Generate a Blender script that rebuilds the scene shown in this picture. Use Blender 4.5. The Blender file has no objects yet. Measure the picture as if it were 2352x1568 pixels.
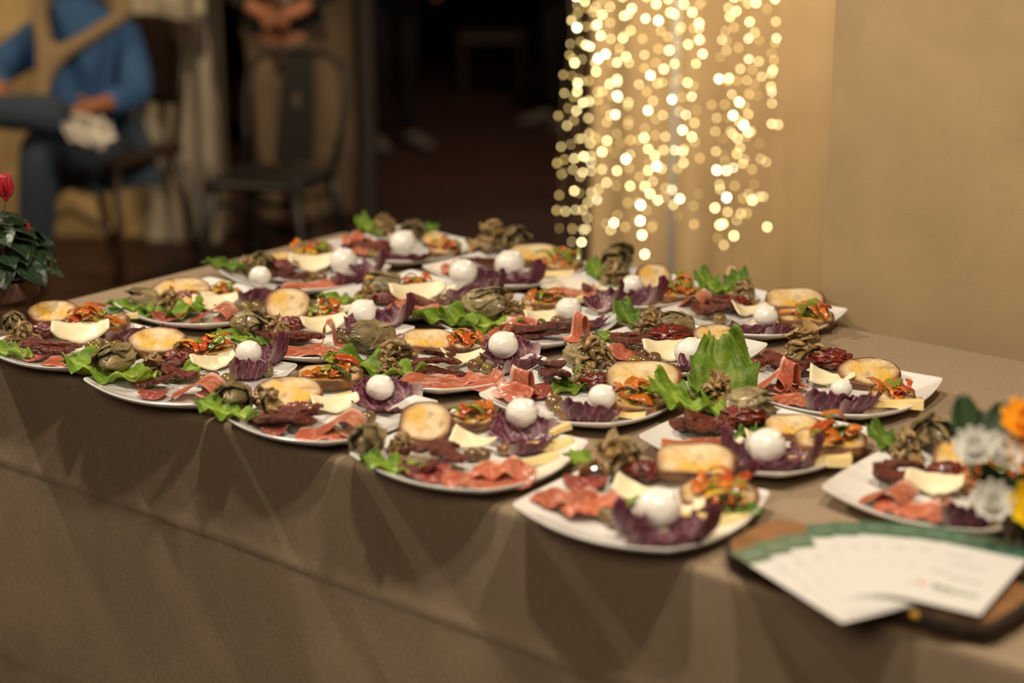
import bpy, bmesh, math, random
from mathutils import Vector, Matrix, noise, Euler

S = bpy.context.scene
COL = S.collection
RND = random.Random(11)
PI = math.pi

# ------------------------------------------------------------------ camera
CAM_Z, FPX, CX, CY = 1.62, 4033.0, 1176.0, 784.0
PITCH = math.atan(1179.0 / FPX)
cd = bpy.data.cameras.new('camera')
cam = bpy.data.objects.new('camera', cd)
COL.objects.link(cam)
cam.location = (0, 0, CAM_Z)
cam.rotation_euler = (PI / 2 - PITCH, 0, 0)
cd.sensor_width = 36.0
cd.lens = FPX / 2352.0 * 36.0
cd.clip_start, cd.clip_end = 0.05, 60
cd.dof.use_dof = True
cd.dof.focus_distance = 2.88
cd.dof.aperture_fstop = 1.6
S.camera = cam

# ------------------------------------------------------------------ world, exposure, ceiling lamps, added fill lights
W = bpy.data.worlds.new('room_air')
S.world = W
W.use_nodes = True
W.node_tree.nodes['Background'].inputs[0].default_value = (1.0, 0.80, 0.58, 1)
W.node_tree.nodes['Background'].inputs[1].default_value = 0.022
S.view_settings.view_transform = 'Standard'
S.view_settings.look = 'None'
S.view_settings.exposure = 0.0
S.view_settings.gamma = 1.0
S.view_settings.use_curve_mapping = False
S.cycles.use_denoising = True
S.cycles.max_bounces = 6
S.cycles.diffuse_bounces = 3
S.cycles.sample_clamp_indirect = 4.0


def spot(name, loc, target, watts, color, cone=100, radius=0.05, blend=0.6):
    l = bpy.data.lights.new(name, 'SPOT')
    l.energy, l.color, l.spot_size, l.spot_blend, l.shadow_soft_size = watts, color, math.radians(cone), blend, radius
    o = bpy.data.objects.new(name, l)
    COL.objects.link(o)
    o.location = loc
    o.rotation_euler = (Vector(target) - Vector(loc)).to_track_quat('-Z', 'Y').to_euler()
    return o


WARM = (1.0, 0.84, 0.65)
spot('ceiling_spot_front', (0.55, 1.15, 2.95), (0.1, 2.7, 0.75), 132, WARM, 100, 0.045)
spot('ceiling_spot_over', (-0.25, 1.70, 2.95), (0.0, 2.9, 0.75), 118, WARM, 100, 0.045)
spot('ceiling_spot_side', (-1.9, 3.4, 2.75), (0.3, 2.9, 0.75), 180, WARM, 90, 0.03)
spot('ceiling_spot_seat', (-2.9, 4.9, 2.7), (-2.2, 7.2, 0.9), 170, (1.0, 0.76, 0.46), 100, 0.08)
spot('ceiling_spot_drape', (0.95, 4.25, 2.9), (0.75, 5.6, 0.9), 310, (1.0, 0.77, 0.50), 105, 0.08)
spot('hall_fill_spot', (0.2, 8.6, 3.0), (0.0, 8.2, 0.0), 85, (1.0, 0.70, 0.48), 140, 0.1)  # added fill light, keeps the hall floor from going black
al = bpy.data.lights.new('front_fill_area', 'AREA')  # added soft fill behind the camera, lifts the shadows on the cloth's front
al.shape, al.size, al.size_y, al.energy, al.color = 'RECTANGLE', 1.6, 1.0, 38, (1.0, 0.82, 0.60)
alo = bpy.data.objects.new('front_fill_area', al)
COL.objects.link(alo)
alo.location = (-1.0, -0.6, 2.9)
alo.rotation_euler = (Vector((0, 2.6, .5)) - alo.location).to_track_quat('-Z', 'Y').to_euler()

# ------------------------------------------------------------------ pixel ray -> place (the photo was measured with these)
CP, SP = math.cos(PITCH), math.sin(PITCH)


def ray(px, py):
    a, c = (px - CX) / FPX, (CY - py) / FPX
    return Vector((a, CP + c * SP, -SP + c * CP))


def gz(px, py, z):
    d = ray(px, py)
    return Vector((0, 0, CAM_Z)) + d * ((z - CAM_Z) / d.z)


def at(px, py, Y):
    d = ray(px, py)
    return Vector((0, 0, CAM_Z)) + d * (Y / d.y)


def pxm(p):
    return FPX / (p.y * CP + (CAM_Z - p.z) * SP)


TZ = 0.75
UV_ = Vector((0.78, -0.626, 0)).normalized()
VV_ = Vector((0.626, 0.78, 0)).normalized()
E0 = gz(480, 965, TZ)
UANG = math.atan2(UV_.y, UV_.x)


def tab(u, v, z=0.0):
    p = E0 + UV_ * u + VV_ * v
    return Vector((p.x, p.y, TZ + z))


# ------------------------------------------------------------------ materials
MATS = {}


def mat(name, c1, c2=None, scale=40.0, rough=0.5, bump=0.0, bscale=None, attr=(), sss=0.0, coat=0.0, spec=0.5,
        detail=4.0, stretch=(1, 1, 1), trans=0.0, metal=0.0, emit=None, vary=0.0, sssr=(1, .5, .3), contrast=(0.35, 0.65)):
    m = bpy.data.materials.new(name)
    m.use_nodes = True
    nt = m.node_tree
    N, Lk = nt.nodes, nt.links
    b = N['Principled BSDF']
    b.inputs['Roughness'].default_value = rough
    b.inputs['Specular IOR Level'].default_value = spec
    b.inputs['Metallic'].default_value = metal
    if sss:
        b.inputs['Subsurface Weight'].default_value = sss
        b.inputs['Subsurface Scale'].default_value = 0.008
        b.inputs['Subsurface Radius'].default_value = sssr
    if coat:
        b.inputs['Coat Weight'].default_value = coat
        b.inputs['Coat Roughness'].default_value = 0.12
    if trans:
        b.inputs['Transmission Weight'].default_value = trans
    tc = N.new('ShaderNodeTexCoord')
    mp = N.new('ShaderNodeMapping')
    mp.inputs['Scale'].default_value = stretch
    Lk.new(tc.outputs['Object'], mp.inputs['Vector'])
    cur = None
    rgb = N.new('ShaderNodeRGB')
    rgb.outputs[0].default_value = (*c1, 1)
    cur = rgb.outputs[0]

    def mix(fac, ca, cb):
        x = N.new('ShaderNodeMix')
        x.data_type = 'RGBA'
        if hasattr(fac, 'links') or hasattr(fac, 'is_linked'):
            Lk.new(fac, x.inputs[0])
        else:
            x.inputs[0].default_value = fac
        Lk.new(ca, x.inputs[6])
        if isinstance(cb, tuple):
            x.inputs[7].default_value = (*cb, 1)
        else:
            Lk.new(cb, x.inputs[7])
        return x.outputs[2]
    if c2 is not None:
        n = N.new('ShaderNodeTexNoise')
        n.inputs['Scale'].default_value = scale
        n.inputs['Detail'].default_value = detail
        Lk.new(mp.outputs[0], n.inputs['Vector'])
        r = N.new('ShaderNodeMapRange')
        r.inputs[1].default_value, r.inputs[2].default_value = contrast
        Lk.new(n.outputs[0], r.inputs[0])
        cur = mix(r.outputs[0], cur, c2)
    if attr:
        a = N.new('ShaderNodeAttribute')
        a.attribute_name = 'tone'
        sp = N.new('ShaderNodeSeparateColor')
        Lk.new(a.outputs['Color'], sp.inputs[0])
        for ch, c in attr:
            cur = mix(sp.outputs[ch], cur, c)
    if vary:
        oi = N.new('ShaderNodeObjectInfo')
        hs = N.new('ShaderNodeHueSaturation')
        r = N.new('ShaderNodeMapRange')
        r.inputs[3].default_value, r.inputs[4].default_value = 1 - vary, 1 + vary
        Lk.new(oi.outputs['Random'], r.inputs[0])
        Lk.new(r.outputs[0], hs.inputs['Value'])
        Lk.new(cur, hs.inputs['Color'])
        cur = hs.outputs[0]
    Lk.new(cur, b.inputs['Base Color'])
    if bump:
        n2 = N.new('ShaderNodeTexNoise')
        n2.inputs['Scale'].default_value = bscale or scale * 2
        n2.inputs['Detail'].default_value = 5
        Lk.new(mp.outputs[0], n2.inputs['Vector'])
        bp = N.new('ShaderNodeBump')
        bp.inputs['Strength'].default_value = bump
        bp.inputs['Distance'].default_value = 0.004
        Lk.new(n2.outputs[0], bp.inputs['Height'])
        Lk.new(bp.outputs[0], b.inputs['Normal'])
    if emit:
        b.inputs['Emission Color'].default_value = (*emit[0], 1)
        b.inputs['Emission Strength'].default_value = emit[1]
    MATS[name] = m
    return m


mat('cloth', (0.30, 0.225, 0.150), (0.345, 0.262, 0.178), 160, 0.9, 0.35, 900, spec=0.15, stretch=(1, 1, 1))
mat('china', (0.80, 0.79, 0.76), rough=0.10, spec=0.6, coat=0.4)
mat('lettuce', (0.075, 0.175, 0.010), (0.19, 0.30, 0.022), 45, 0.48, 0.5, 140, attr=((0, (0.42, 0.50, 0.12)),), sss=0.1, spec=.35, vary=.2)
mat('lettuce_dark', (0.045, 0.115, 0.008), (0.11, 0.205, 0.016), 45, 0.45, 0.5, 140, attr=((0, (0.30, 0.40, 0.09)),), sss=0.1, spec=.35, vary=.2)
mat('radicchio', (0.055, 0.005, 0.019), (0.115, 0.010, 0.040), 60, 0.45, 0.4, 160, attr=((0, (0.60, 0.40, 0.42)), (1, (0.66, 0.52, 0.49))), sss=0.1, coat=0.05)
mat('mozzarella', (0.86, 0.84, 0.78), rough=0.22, sss=0.5, sssr=(1, .9, .75), coat=0.35)
mat('cheese', (0.82, 0.70, 0.45), (0.88, 0.78, 0.55), 60, 0.42, 0.1, 200, sss=0.3, sssr=(1, .8, .5))
mat('cheese_yellow', (0.78, 0.58, 0.24), (0.84, 0.68, 0.34), 50, 0.42, 0.15, 160, sss=0.3, sssr=(1, .8, .4))
mat('rind', (0.42, 0.26, 0.10), (0.55, 0.38, 0.17), 90, 0.6, 0.3)
mat('ham', (0.40, 0.085, 0.042), (0.54, 0.155, 0.085), 35, 0.36, 0.2, 120, attr=((0, (0.74, 0.46, 0.36)),), sss=0.25, coat=0.3, vary=.15, stretch=(1, 2.5, 1))
mat('salami', (0.26, 0.045, 0.035), (0.55, 0.30, 0.25), 190, 0.42, 0.2, 200, coat=0.2, contrast=(0.56, 0.66))
mat('dried_meat', (0.060, 0.010, 0.006), (0.150, 0.026, 0.012), 60, 0.42, 1.0, 110, coat=0.15, stretch=(.35, 2.5, 2.5), vary=.25)
mat('dried_tomato', (0.10, 0.010, 0.006), (0.21, 0.026, 0.012), 70, 0.25, 0.7, 140, coat=0.5, vary=.2)
mat('olive_green', (0.16, 0.105, 0.025), (0.22, 0.145, 0.04), 60, 0.22, coat=0.5, vary=.25)
mat('olive_brown', (0.155, 0.078, 0.032), (0.215, 0.11, 0.05), 60, 0.22, coat=0.5, vary=.25)
mat('olive_dark', (0.045, 0.026, 0.024), (0.085, 0.05, 0.04), 60, 0.2, coat=0.5)
mat('olive_pit_hole', (0.03, 0.02, 0.012), rough=.6)
mat('mushroom', (0.19, 0.118, 0.040), (0.36, 0.235, 0.10), 70, 0.33, 0.5, 220, coat=0.35, vary=.3)
mat('artichoke', (0.13, 0.095, 0.036), (0.27, 0.205, 0.095), 40, 0.33, 0.5, 160, coat=0.4, vary=.25, stretch=(4, 4, 1), attr=((0, (0.42, 0.34, 0.17)),))
mat('artichoke_heart', (0.24, 0.19, 0.09), (0.34, 0.27, 0.13), 70, 0.35, 0.4, coat=.3)
mat('crumb', (0.66, 0.48, 0.235), (0.78, 0.64, 0.40), 45, 0.5, 0.8, 130, attr=((1, (0.68, 0.41, 0.055)), (0, (0.19, 0.062, 0.013))), sss=0.1)
mat('crust', (0.20, 0.075, 0.018), (0.37, 0.175, 0.055), 70, 0.55, 0.5, 120, attr=((0, (0.07, 0.03, 0.012)),), vary=.2)
mat('pepper_orange', (0.46, 0.115, 0.012), (0.56, 0.18, 0.02), 60, 0.22, 0.2, coat=.5, sss=.2, vary=.2)
mat('pepper_red', (0.38, 0.050, 0.010), (0.48, 0.085, 0.014), 60, 0.22, 0.2, coat=.5, sss=.2, vary=.2)
mat('pepper_green', (0.13, 0.17, 0.012), (0.28, 0.30, 0.03), 60, 0.25, 0.2, coat=.5, sss=.1, vary=.25)
mat('zucchini_skin', (0.02, 0.06, 0.008), (0.045, 0.11, 0.015), 60, 0.3, coat=.4)
mat('pepper_yellow', (0.62, 0.36, 0.03), (0.68, 0.44, 0.06), 60, 0.25, 0.2, coat=.5, sss=.2)

mat('floor_wood', (0.030, 0.011, 0.007), (0.055, 0.020, 0.012), 6, 0.55, 0.1, 40, stretch=(1, 6, 1))
mat('floor_strip', (0.055, 0.021, 0.014), (0.07, 0.027, 0.017), 8, 0.5)
mat('wall_plain', (0.46, 0.32, 0.145), (0.50, 0.36, 0.17), 5, 0.9, 0.15, 60)
mat('panel_fabric', (0.345, 0.250, 0.140), (0.40, 0.292, 0.165), 6, 0.95, 0.18, 420, spec=.1, detail=8)
mat('drape_fabric', (0.47, 0.345, 0.20), (0.53, 0.39, 0.23), 5, 0.95, 0.3, 300, spec=.1)
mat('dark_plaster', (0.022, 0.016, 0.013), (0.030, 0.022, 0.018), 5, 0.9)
mat('ceiling_paint', (0.10, 0.085, 0.07), rough=.9)
mat('pale_paint', (0.39, 0.335, 0.25), (0.44, 0.375, 0.28), 6, 0.6)
mat('khaki_board', (0.13, 0.085, 0.05), (0.16, 0.105, 0.06), 8, 0.7)
mat('post_paint', (0.065, 0.052, 0.043), rough=.6)
mat('pole_metal', (0.72, 0.74, 0.74), rough=.4)
mat('chair_metal', (0.018, 0.017, 0.016), rough=.42, metal=.6)
mat('chair_wood', (0.022, 0.012, 0.008), (0.035, 0.018, 0.011), 20, .45, stretch=(1, 1, 6))
mat('skin', (0.34, 0.135, 0.065), (0.37, 0.155, 0.078), 30, 0.5, sss=.2)
mat('blue_knit', (0.022, 0.075, 0.20), (0.030, 0.092, 0.235), 120, 0.85, .4, 500)
mat('beige_knit', (0.21, 0.145, 0.078), (0.26, 0.18, 0.098), 120, 0.9, .5, 500)
mat('denim', (0.018, 0.032, 0.055), (0.026, 0.042, 0.068), 200, 0.85, .3, 700)
mat('black_cloth', (0.007, 0.0065, 0.007), (0.011, 0.010, 0.011), 80, 0.85)
mat('khaki_cloth', (0.12, 0.08, 0.047), (0.145, 0.097, 0.056), 80, 0.85)
mat('shoe_black', (0.012, 0.010, 0.010), rough=.4)
mat('shoe_grey', (0.16, 0.14, 0.12), rough=.6)
mat('hair', (0.012, 0.008, 0.006), (0.03, 0.02, 0.014), 200, .6, .5)
mat('eye_white', (0.7, 0.68, 0.64), rough=.2)
mat('eye_iris', (0.03, 0.015, 0.008), rough=.15)
mat('lip', (0.28, 0.075, 0.05), rough=.4)
mat('paper', (0.60, 0.59, 0.565), rough=.75)
mat('napkin', (0.62, 0.58, 0.52), (0.52, 0.48, 0.43), 30, .85, .3)
mat('card_green', (0.036, 0.115, 0.075), (0.050, 0.140, 0.090), 14, .3, coat=.2)
mat('ink_grey', (0.42, 0.42, 0.40), rough=.7)
mat('ink_green', (0.09, 0.13, 0.085), rough=.7)
mat('ink_orange', (0.80, 0.30, 0.12), rough=.7)
mat('ink_pale', (0.30, 0.40, 0.34), rough=.6)
mat('bark', (0.020, 0.012, 0.008), (0.050, 0.028, 0.014), 40, .9, 1.0, 90)
mat('board_wood', (0.20, 0.092, 0.034), (0.27, 0.13, 0.05), 18, .6, .2, 60, stretch=(1, 6, 1))
mat('lichen', (0.62, 0.36, 0.03), (0.5, 0.3, 0.04), 60, .9, .5)
mat('clay', (0.10, 0.048, 0.028), (0.145, 0.072, 0.042), 22, .85, .4, 70)
mat('soil', (0.016, 0.010, 0.007), (0.03, 0.02, 0.013), 90, .95, 1.0, 120)
mat('cyclamen_leaf', (0.008, 0.026, 0.009), (0.016, 0.044, 0.015), 60, .4, .4, 90, attr=((0, (0.055, 0.085, 0.048)),), vary=.3)
mat('cyclamen_petal', (0.30, 0.004, 0.018), (0.38, 0.009, 0.03), 40, .45, sss=.2)
mat('stem_brown', (0.045, 0.018, 0.014), rough=.5)
mat('stem_green', (0.05, 0.10, 0.02), rough=.5)
mat('round_leaf', (0.014, 0.042, 0.010), (0.028, 0.065, 0.018), 40, .5, .2, vary=.3)
mat('white_petal', (0.78, 0.76, 0.72), (0.70, 0.68, 0.62), 50, .5, sss=.2)
mat('orange_petal', (0.80, 0.27, 0.008), (0.86, 0.36, 0.012), 40, .5, sss=.2)
mat('yellow_petal', (0.82, 0.52, 0.006), (0.86, 0.60, 0.014), 40, .5, sss=.2)
mat('dark_disc', (0.06, 0.03, 0.006), (0.12, 0.06, 0.012), 200, .8, .6)
mat('glass', (0.95, 0.97, 0.95), rough=.03, trans=1.0)
mat('wire', (0.35, 0.25, 0.13), rough=.5)
for k, (c, s) in enumerate([((1.0, .80, .36), 22.0), ((1.0, .74, .30), 10.0), ((1.0, .66, .20), 5.0), ((1.0, .85, .50), 36.0)]):
    mat('bulb_%d' % k, (1, .9, .6), rough=.3, emit=(c, s))

# ------------------------------------------------------------------ mesh helpers


def mesh(name, V, F, smooth=True, tone=None):
    me = bpy.data.meshes.new(name)
    me.from_pydata([tuple(v) for v in V], [], F)
    if smooth:
        me.polygons.foreach_set('use_smooth', [True] * len(me.polygons))
    if tone is not None:
        a = me.color_attributes.new('tone', 'FLOAT_COLOR', 'POINT')
        flat = []
        for t in tone:
            flat.extend((t[0], t[1], t[2] if len(t) > 2 else 0, 1))
        a.data.foreach_set('color', flat)
    me.update()
    return me


def fix(me):
    bm = bmesh.new()
    bm.from_mesh(me)
    bmesh.ops.recalc_face_normals(bm, faces=bm.faces)
    bm.to_mesh(me)
    bm.free()
    return me


def obj(name, me, m, parent=None, loc=None, rot=None, scale=None):
    o = bpy.data.objects.new(name, me)
    COL.objects.link(o)
    if m is not None:
        mm = MATS[m] if isinstance(m, str) else m
        if not me.materials:
            me.materials.append(mm)
        elif me.materials[0] != mm:
            o.material_slots[0].link = 'OBJECT'
            o.material_slots[0].material = mm
    if parent:
        o.parent = parent
    if loc is not None:
        o.location = loc
    if rot is not None:
        o.rotation_euler = rot
    if scale is not None:
        o.scale = scale if hasattr(scale, '__len__') else (scale,) * 3
    return o


def tag(o, label, cat=None, group=None, kind=None):
    o['label'] = label
    if cat:
        o['category'] = cat
    if group:
        o['group'] = group
    if kind:
        o['kind'] = kind
    return o


def empty(name, loc=(0, 0, 0), rot=(0, 0, 0), scale=1.0):
    o = bpy.data.objects.new(name, None)
    COL.objects.link(o)
    o.empty_display_size = 0.02
    o.location, o.rotation_euler = loc, rot
    o.scale = (scale,) * 3 if not hasattr(scale, '__len__') else scale
    return o


def struct(name, me, m):
    o = obj(name, me, m)
    o['kind'] = 'structure'
    return o


def grid(nu, nv, f, wrap=False):
    """f(i/nu, j/nv) -> point; wrap closes the first direction"""
    V, F = [], []
    cu = nu if wrap else nu + 1
    for i in range(cu):
        for j in range(nv + 1):
            V.append(Vector(f(i / nu, j / nv)))
    for i in range(nu):
        for j in range(nv):
            a, b = i * (nv + 1) + j, ((i + 1) % cu) * (nv + 1) + j
            F.append((a, b, b + 1, a + 1))
    return V, F


def thicken(V, F, t, tone=None):
    n = len(V)
    nor = [Vector((0, 0, 0)) for _ in V]
    ed = {}
    for f in F:
        a, b, c = V[f[0]], V[f[1]], V[f[2]]
        fn = (b - a).cross(c - a)
        if len(f) == 4:
            fn = fn + (V[f[2]] - V[f[0]]).cross(V[f[3]] - V[f[0]])
        for k in range(len(f)):
            nor[f[k]] += fn
            e = (f[k], f[(k + 1) % len(f)])
            ed[e] = ed.get(e, 0) + 1
    V2 = list(V) + [V[i] - (nor[i].normalized() if nor[i].length > 1e-12 else Vector((0, 0, 1))) * t for i in range(n)]
    F2 = list(F) + [tuple(i + n for i in reversed(f)) for f in F]
    for (a, b) in ed:
        if (b, a) not in ed:
            F2.append((b, a, a + n, b + n))
    return V2, F2, (list(tone) + list(tone) if tone is not None else None)


def box(cx, cy, cz, sx, sy, sz):
    V = [(cx + x * sx / 2, cy + y * sy / 2, cz + z * sz / 2) for x in (-1, 1) for y in (-1, 1) for z in (-1, 1)]
    F = [(0, 1, 3, 2), (4, 6, 7, 5), (0, 4, 5, 1), (2, 3, 7, 6), (0, 2, 6, 4), (1, 5, 7, 3)]
    return V, F


def boxm(name, c, s, bev=0.0):
    V, F = box(*c, *s)
    me = mesh(name, V, F, False)
    if bev:
        bm = bmesh.new()
        bm.from_mesh(me)
        bmesh.ops.bevel(bm, geom=list(bm.edges), offset=bev, segments=2, affect='EDGES', profile=.5)
        bm.to_mesh(me)
        bm.free()
    return me


def tube(pts, rad, n=8, flat=1.0, cap=True):
    """swept tube through pts; rad number or list"""
    pts = [Vector(p) for p in pts]
    V, F = [], []
    up = Vector((0.13, 0.21, 0.97))
    side0 = None
    for i, p in enumerate(pts):
        d = (pts[min(i + 1, len(pts) - 1)] - pts[max(i - 1, 0)]).normalized()
        s = d.cross(up) if side0 is None else side0 - d * side0.dot(d)
        if s.length < 1e-6:
            s = d.orthogonal()
        s.normalize()
        side0 = s
        t = s.cross(d).normalized()
        r = rad[i] if hasattr(rad, '__len__') else rad
        for k in range(n):
            a = 2 * PI * k / n
            V.append(p + s * (math.cos(a) * r) + t * (math.sin(a) * r * flat))
    for i in range(len(pts) - 1):
        for k in range(n):
            F.append((i * n + k, i * n + (k + 1) % n, (i + 1) * n + (k + 1) % n, (i + 1) * n + k))
    if cap:
        F.append(tuple(reversed(range(n))))
        F.append(tuple(range((len(pts) - 1) * n, len(pts) * n)))
    return V, F


def lathe(prof, n=32):
    V, F = [], []
    for (r, z) in prof:
        for k in range(n):
            a = 2 * PI * k / n
            V.append(Vector((r * math.cos(a), r * math.sin(a), z)))
    for i in range(len(prof) - 1):
        for k in range(n):
            F.append((i * n + k, i * n + (k + 1) % n, (i + 1) * n + (k + 1) % n, (i + 1) * n + k))
    return V, F


def nz(x, y=0.0, z=0.0):
    return noise.noise(Vector((x, y, z)))


def join(*parts):
    V, F = [], []
    for v, f in parts:
        o = len(V)
        V += [Vector(p) for p in v]
        F += [tuple(i + o for i in q) for q in f]
    return V, F


# ------------------------------------------------------------------ the room
def quad(name, pts, m):
    return struct(name, mesh(name, pts, [tuple(range(len(pts)))], False), m)


def slab(name, a, b, th, z0, z1, m):
    """wall from plan point a to b with thickness to the far side"""
    a, b = Vector((a[0], a[1], 0)), Vector((b[0], b[1], 0))
    d = (b - a).normalized()
    n = Vector((-d.y, d.x, 0)) * th
    V = []
    for p in (a, b, b + n, a + n):
        V += [(p.x, p.y, z0), (p.x, p.y, z1)]
    F = [(0, 2, 3, 1), (2, 4, 5, 3), (4, 6, 7, 5), (6, 0, 1, 7), (1, 3, 5, 7), (0, 6, 4, 2)]
    return struct(name, fix(mesh(name, V, F, False)), m)


quad('floor', [(-7, -3, 0), (7, -3, 0), (7, 16, 0), (-7, 16, 0)], 'floor_wood')
quad('ceiling', [(-7, -3, 3.2), (-7, 16, 3.2), (7, 16, 3.2), (7, -3, 3.2)], 'ceiling_paint')
# raised reddish floor strip crossing the dark hall
slab('trim_1', (-2.2, 7.80), (1.1, 8.05), 0.42, 0.0, 0.012, 'floor_strip')
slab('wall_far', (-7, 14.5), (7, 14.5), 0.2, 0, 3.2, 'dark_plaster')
slab('wall_left', (-6.9, 16), (-6.9, -3), 0.2, 0, 3.2, 'wall_plain')

# ochre wall behind the seated guest and pale door casing beside it
YB = 7.05
xa = at(322, 300, YB).x
xb = at(497, 300, YB).x
slab('wall_back', (-6.9, YB + .05), (xa, YB + .05), 0.25, 0, 3.2, 'wall_plain')
cas = struct('door_1', boxm('door_casing', ((xa + xb) / 2, YB + .1, 1.6), (xb - xa, .26, 3.2)), 'pale_paint')
for (p0, p1, dep) in ((330, 352, .03), (392, 438, .05), (470, 497, .06)):
    q0, q1 = at(p0, 300, YB).x, at(p1, 300, YB).x
    obj('moulding', boxm('moulding', ((q0 + q1) / 2, YB - .03 - dep / 2, 1.6), (q1 - q0, dep, 3.2), .008), 'pale_paint', cas)
obj('door_handle', boxm('door_handle', (at(475, 80, YB).x, YB - .12, at(475, 70, YB).z), (.03, .05, .16), .008), 'post_paint', cas)
# khaki door leaf standing open in the dark opening, then the door post
x0, x1 = at(700, 300, 7.45).x, at(816, 300, 7.45).x
dl = struct('door_2', boxm('door_leaf', ((x0 + x1) / 2, 7.47, 1.03), (x1 - x0, .045, 2.02), .006), 'khaki_board')
obj('door_panel', boxm('door_panel', ((x0 + x1) / 2, 7.44, .55), ((x1 - x0) * .6, .02, .6), .006), 'khaki_board', dl)
x0, x1 = at(828, 300, 7.4).x, at(862, 300, 7.4).x
struct('trim_2', boxm('door_post', ((x0 + x1) / 2, 7.45, 1.6), (x1 - x0, .12, 3.2), .01), 'post_paint')

# fabric wall behind the light strings
YW = 5.62
xl = at(1350, 560, YW).x


def drape(name, xa, xb, y0, z0, z1, m, n=150):
    def f(a, b):
        x = xa + (xb - xa) * a
        z = z0 + (z1 - z0) * b
        w = .018 * math.sin((x - xa) * 14 + .5) + .022 * nz(x * 5, 3.1) + .008 * math.sin((x - xa) * 33)
        return (x, y0 + w * (1 - .15 * b) + .006 * nz(x * 7, z * 1.5), z)
    V, F = grid(n, 24, f)
    V, F, _ = thicken(V, F, -.03)
    return struct(name, mesh(name, V, F), m)


drape('wall_back_drape', xl, xl + 2.6, YW, 0.0, 3.2, 'drape_fabric')

# flat fabric-clad partition right behind the table
pa = tab(0.425, 1.13)
pb = tab(3.3, 1.13)
slab('wall_right', (pb.x, pb.y), (pa.x, pa.y), -0.06, 0, 3.2, 'panel_fabric')

# ------------------------------------------------------------------ tablecloth (runs over the long buffet table)
U0, U1, V0, V1 = -0.757, 2.35, 0.0, 1.083


def tablecloth():
    r = 0.03
    per = []
    def run(a, b):
        n = max(2, int((b - a).length / .014))
        for k in range(n):
            per.append(a + (b - a) * (k / n))
    c = [(U0, V0), (U1, V0), (U1, V1), (U0, V1)]
    P = []
    for k in range(4):
        a, b = Vector(c[k]), Vector(c[(k + 1) % 4])
        d = (b - a).normalized()
        run(a + d * r, b - d * r)
        ctr_in = Vector(c[(k + 1) % 4]) + (-d + (Vector(c[(k + 2) % 4]) - b).normalized()) * r
        a0 = math.atan2((b - d * r - ctr_in).y, (b - d * r - ctr_in).x)
        for q in range(6):
            aa = a0 + PI / 2 * q / 6
            per.append(ctr_in + Vector((math.cos(aa), math.sin(aa))) * r)
    n = len(per)
    nor = []
    for k in range(n):
        d = (per[(k + 1) % n] - per[k - 1]).normalized()
        nor.append(Vector((d.y, -d.x)))
    # profile of the fall: inset on the top, over the rounded edge, then down
    prof = []
    er = .011
    for q in range(6):
        a = PI / 2 * q / 5
        prof.append((-er + er * math.sin(a), -er + er * math.cos(a)))
    z = -.02
    while z > -.735:
        prof.append((0, z))
        z -= .008 if (-.20 < z < -.17 or -.58 < z < -.545) else .02
    prof.append((0, -.738))
    V, F = [], []
    L = 0
    for k in range(n):
        if k:
            L += (per[k] - per[k - 1]).length
        for (o, z) in prof:
            dep = max(0, -z - .011)
            w = 0
            if dep > 0:
                g = min(1, dep / .5)
                w = g * (.009 * math.sin(L * 5.5 + 1.1) + .007 * nz(L * 4, z * 1.3, 5) + .003 * math.sin(L * 13 + 2)) + .010 * g
                w += .0022 * min(1, dep / .05) * nz(L * 18, z * 9, 1.7)
                w += .0022 * math.exp(-((z + .187 + .004 * nz(L * 6)) / .006) ** 2)
                w += .0018 * math.exp(-((z + .557) / .006) ** 2)
                for cu in (-.08, .66, 1.40):
                    dd = L - (cu - U0 - r)
                    w += .0018 * math.exp(-(dd / .006) ** 2) * min(1, dep / .15)
                    w += .003 * math.exp(-(dd / .07) ** 2) * math.exp(-((z + .19) / .05) ** 2)
            q = per[k] + nor[k] * (o + w)
            V.append(tab(q.x, q.y, z))
    m = len(prof)
    for k in range(n):
        for j in range(m - 1):
            a, b = k * m + j, ((k + 1) % n) * m + j
            F.append((a, a + 1, b + 1, b))
    F.append(tuple(k * m for k in range(n)))
    return fix(mesh('tablecloth', V, F))


tc = obj('tablecloth', tablecloth(), 'cloth')
tc.data.polygons[len(tc.data.polygons) - 1].use_smooth = False
tag(tc, 'taupe cloth with pressed creases draped over the long buffet table', 'tablecloth')

# ------------------------------------------------------------------ plate shape
CC, BULGE = 0.1210, 0.0180
OUT = []


def outline():
    pts = []
    n = 14
    for k in range(4):
        rot = Matrix.Rotation(PI / 2 * k, 2)
        lim = .90
        for i in range(n + 1):
            s = -lim + 2 * lim * i / n
            pts.append(rot @ Vector((CC * s, -CC - BULGE * (1 - s * s))))
        a = rot @ Vector((CC * lim, -CC - BULGE * (1 - lim * lim)))
        b = rot @ Vector((CC + BULGE * (1 - lim * lim), -CC * lim))
        c = rot @ Vector((CC * 1.015, -CC * 1.015))
        for i in range(1, 5):
            t = i / 5
            pts.append(a * (1 - t) ** 2 + c * 2 * t * (1 - t) + b * t * t)
    return pts


OUT = outline()
OUT_A = sorted(((math.atan2(p.y, p.x), p.length) for p in OUT))


def out_r(a):
    prev = (OUT_A[-1][0] - 2 * PI, OUT_A[-1][1])
    for q in OUT_A + [(OUT_A[0][0] + 2 * PI, OUT_A[0][1])]:
        if q[0] >= a:
            t = (a - prev[0]) / max(1e-9, q[0] - prev[0])
            return prev[1] + (q[1] - prev[1]) * t
        prev = q
    return prev[1]


def prof_z(t, R):
    c = max(0.0, (R - .139) / .031)
    e = max(0.0, (t - .58) / .42)
    return .0075 + .015 * e ** 1.8 + .009 * c * max(0.0, (t - .5) / .5) ** 2


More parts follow.
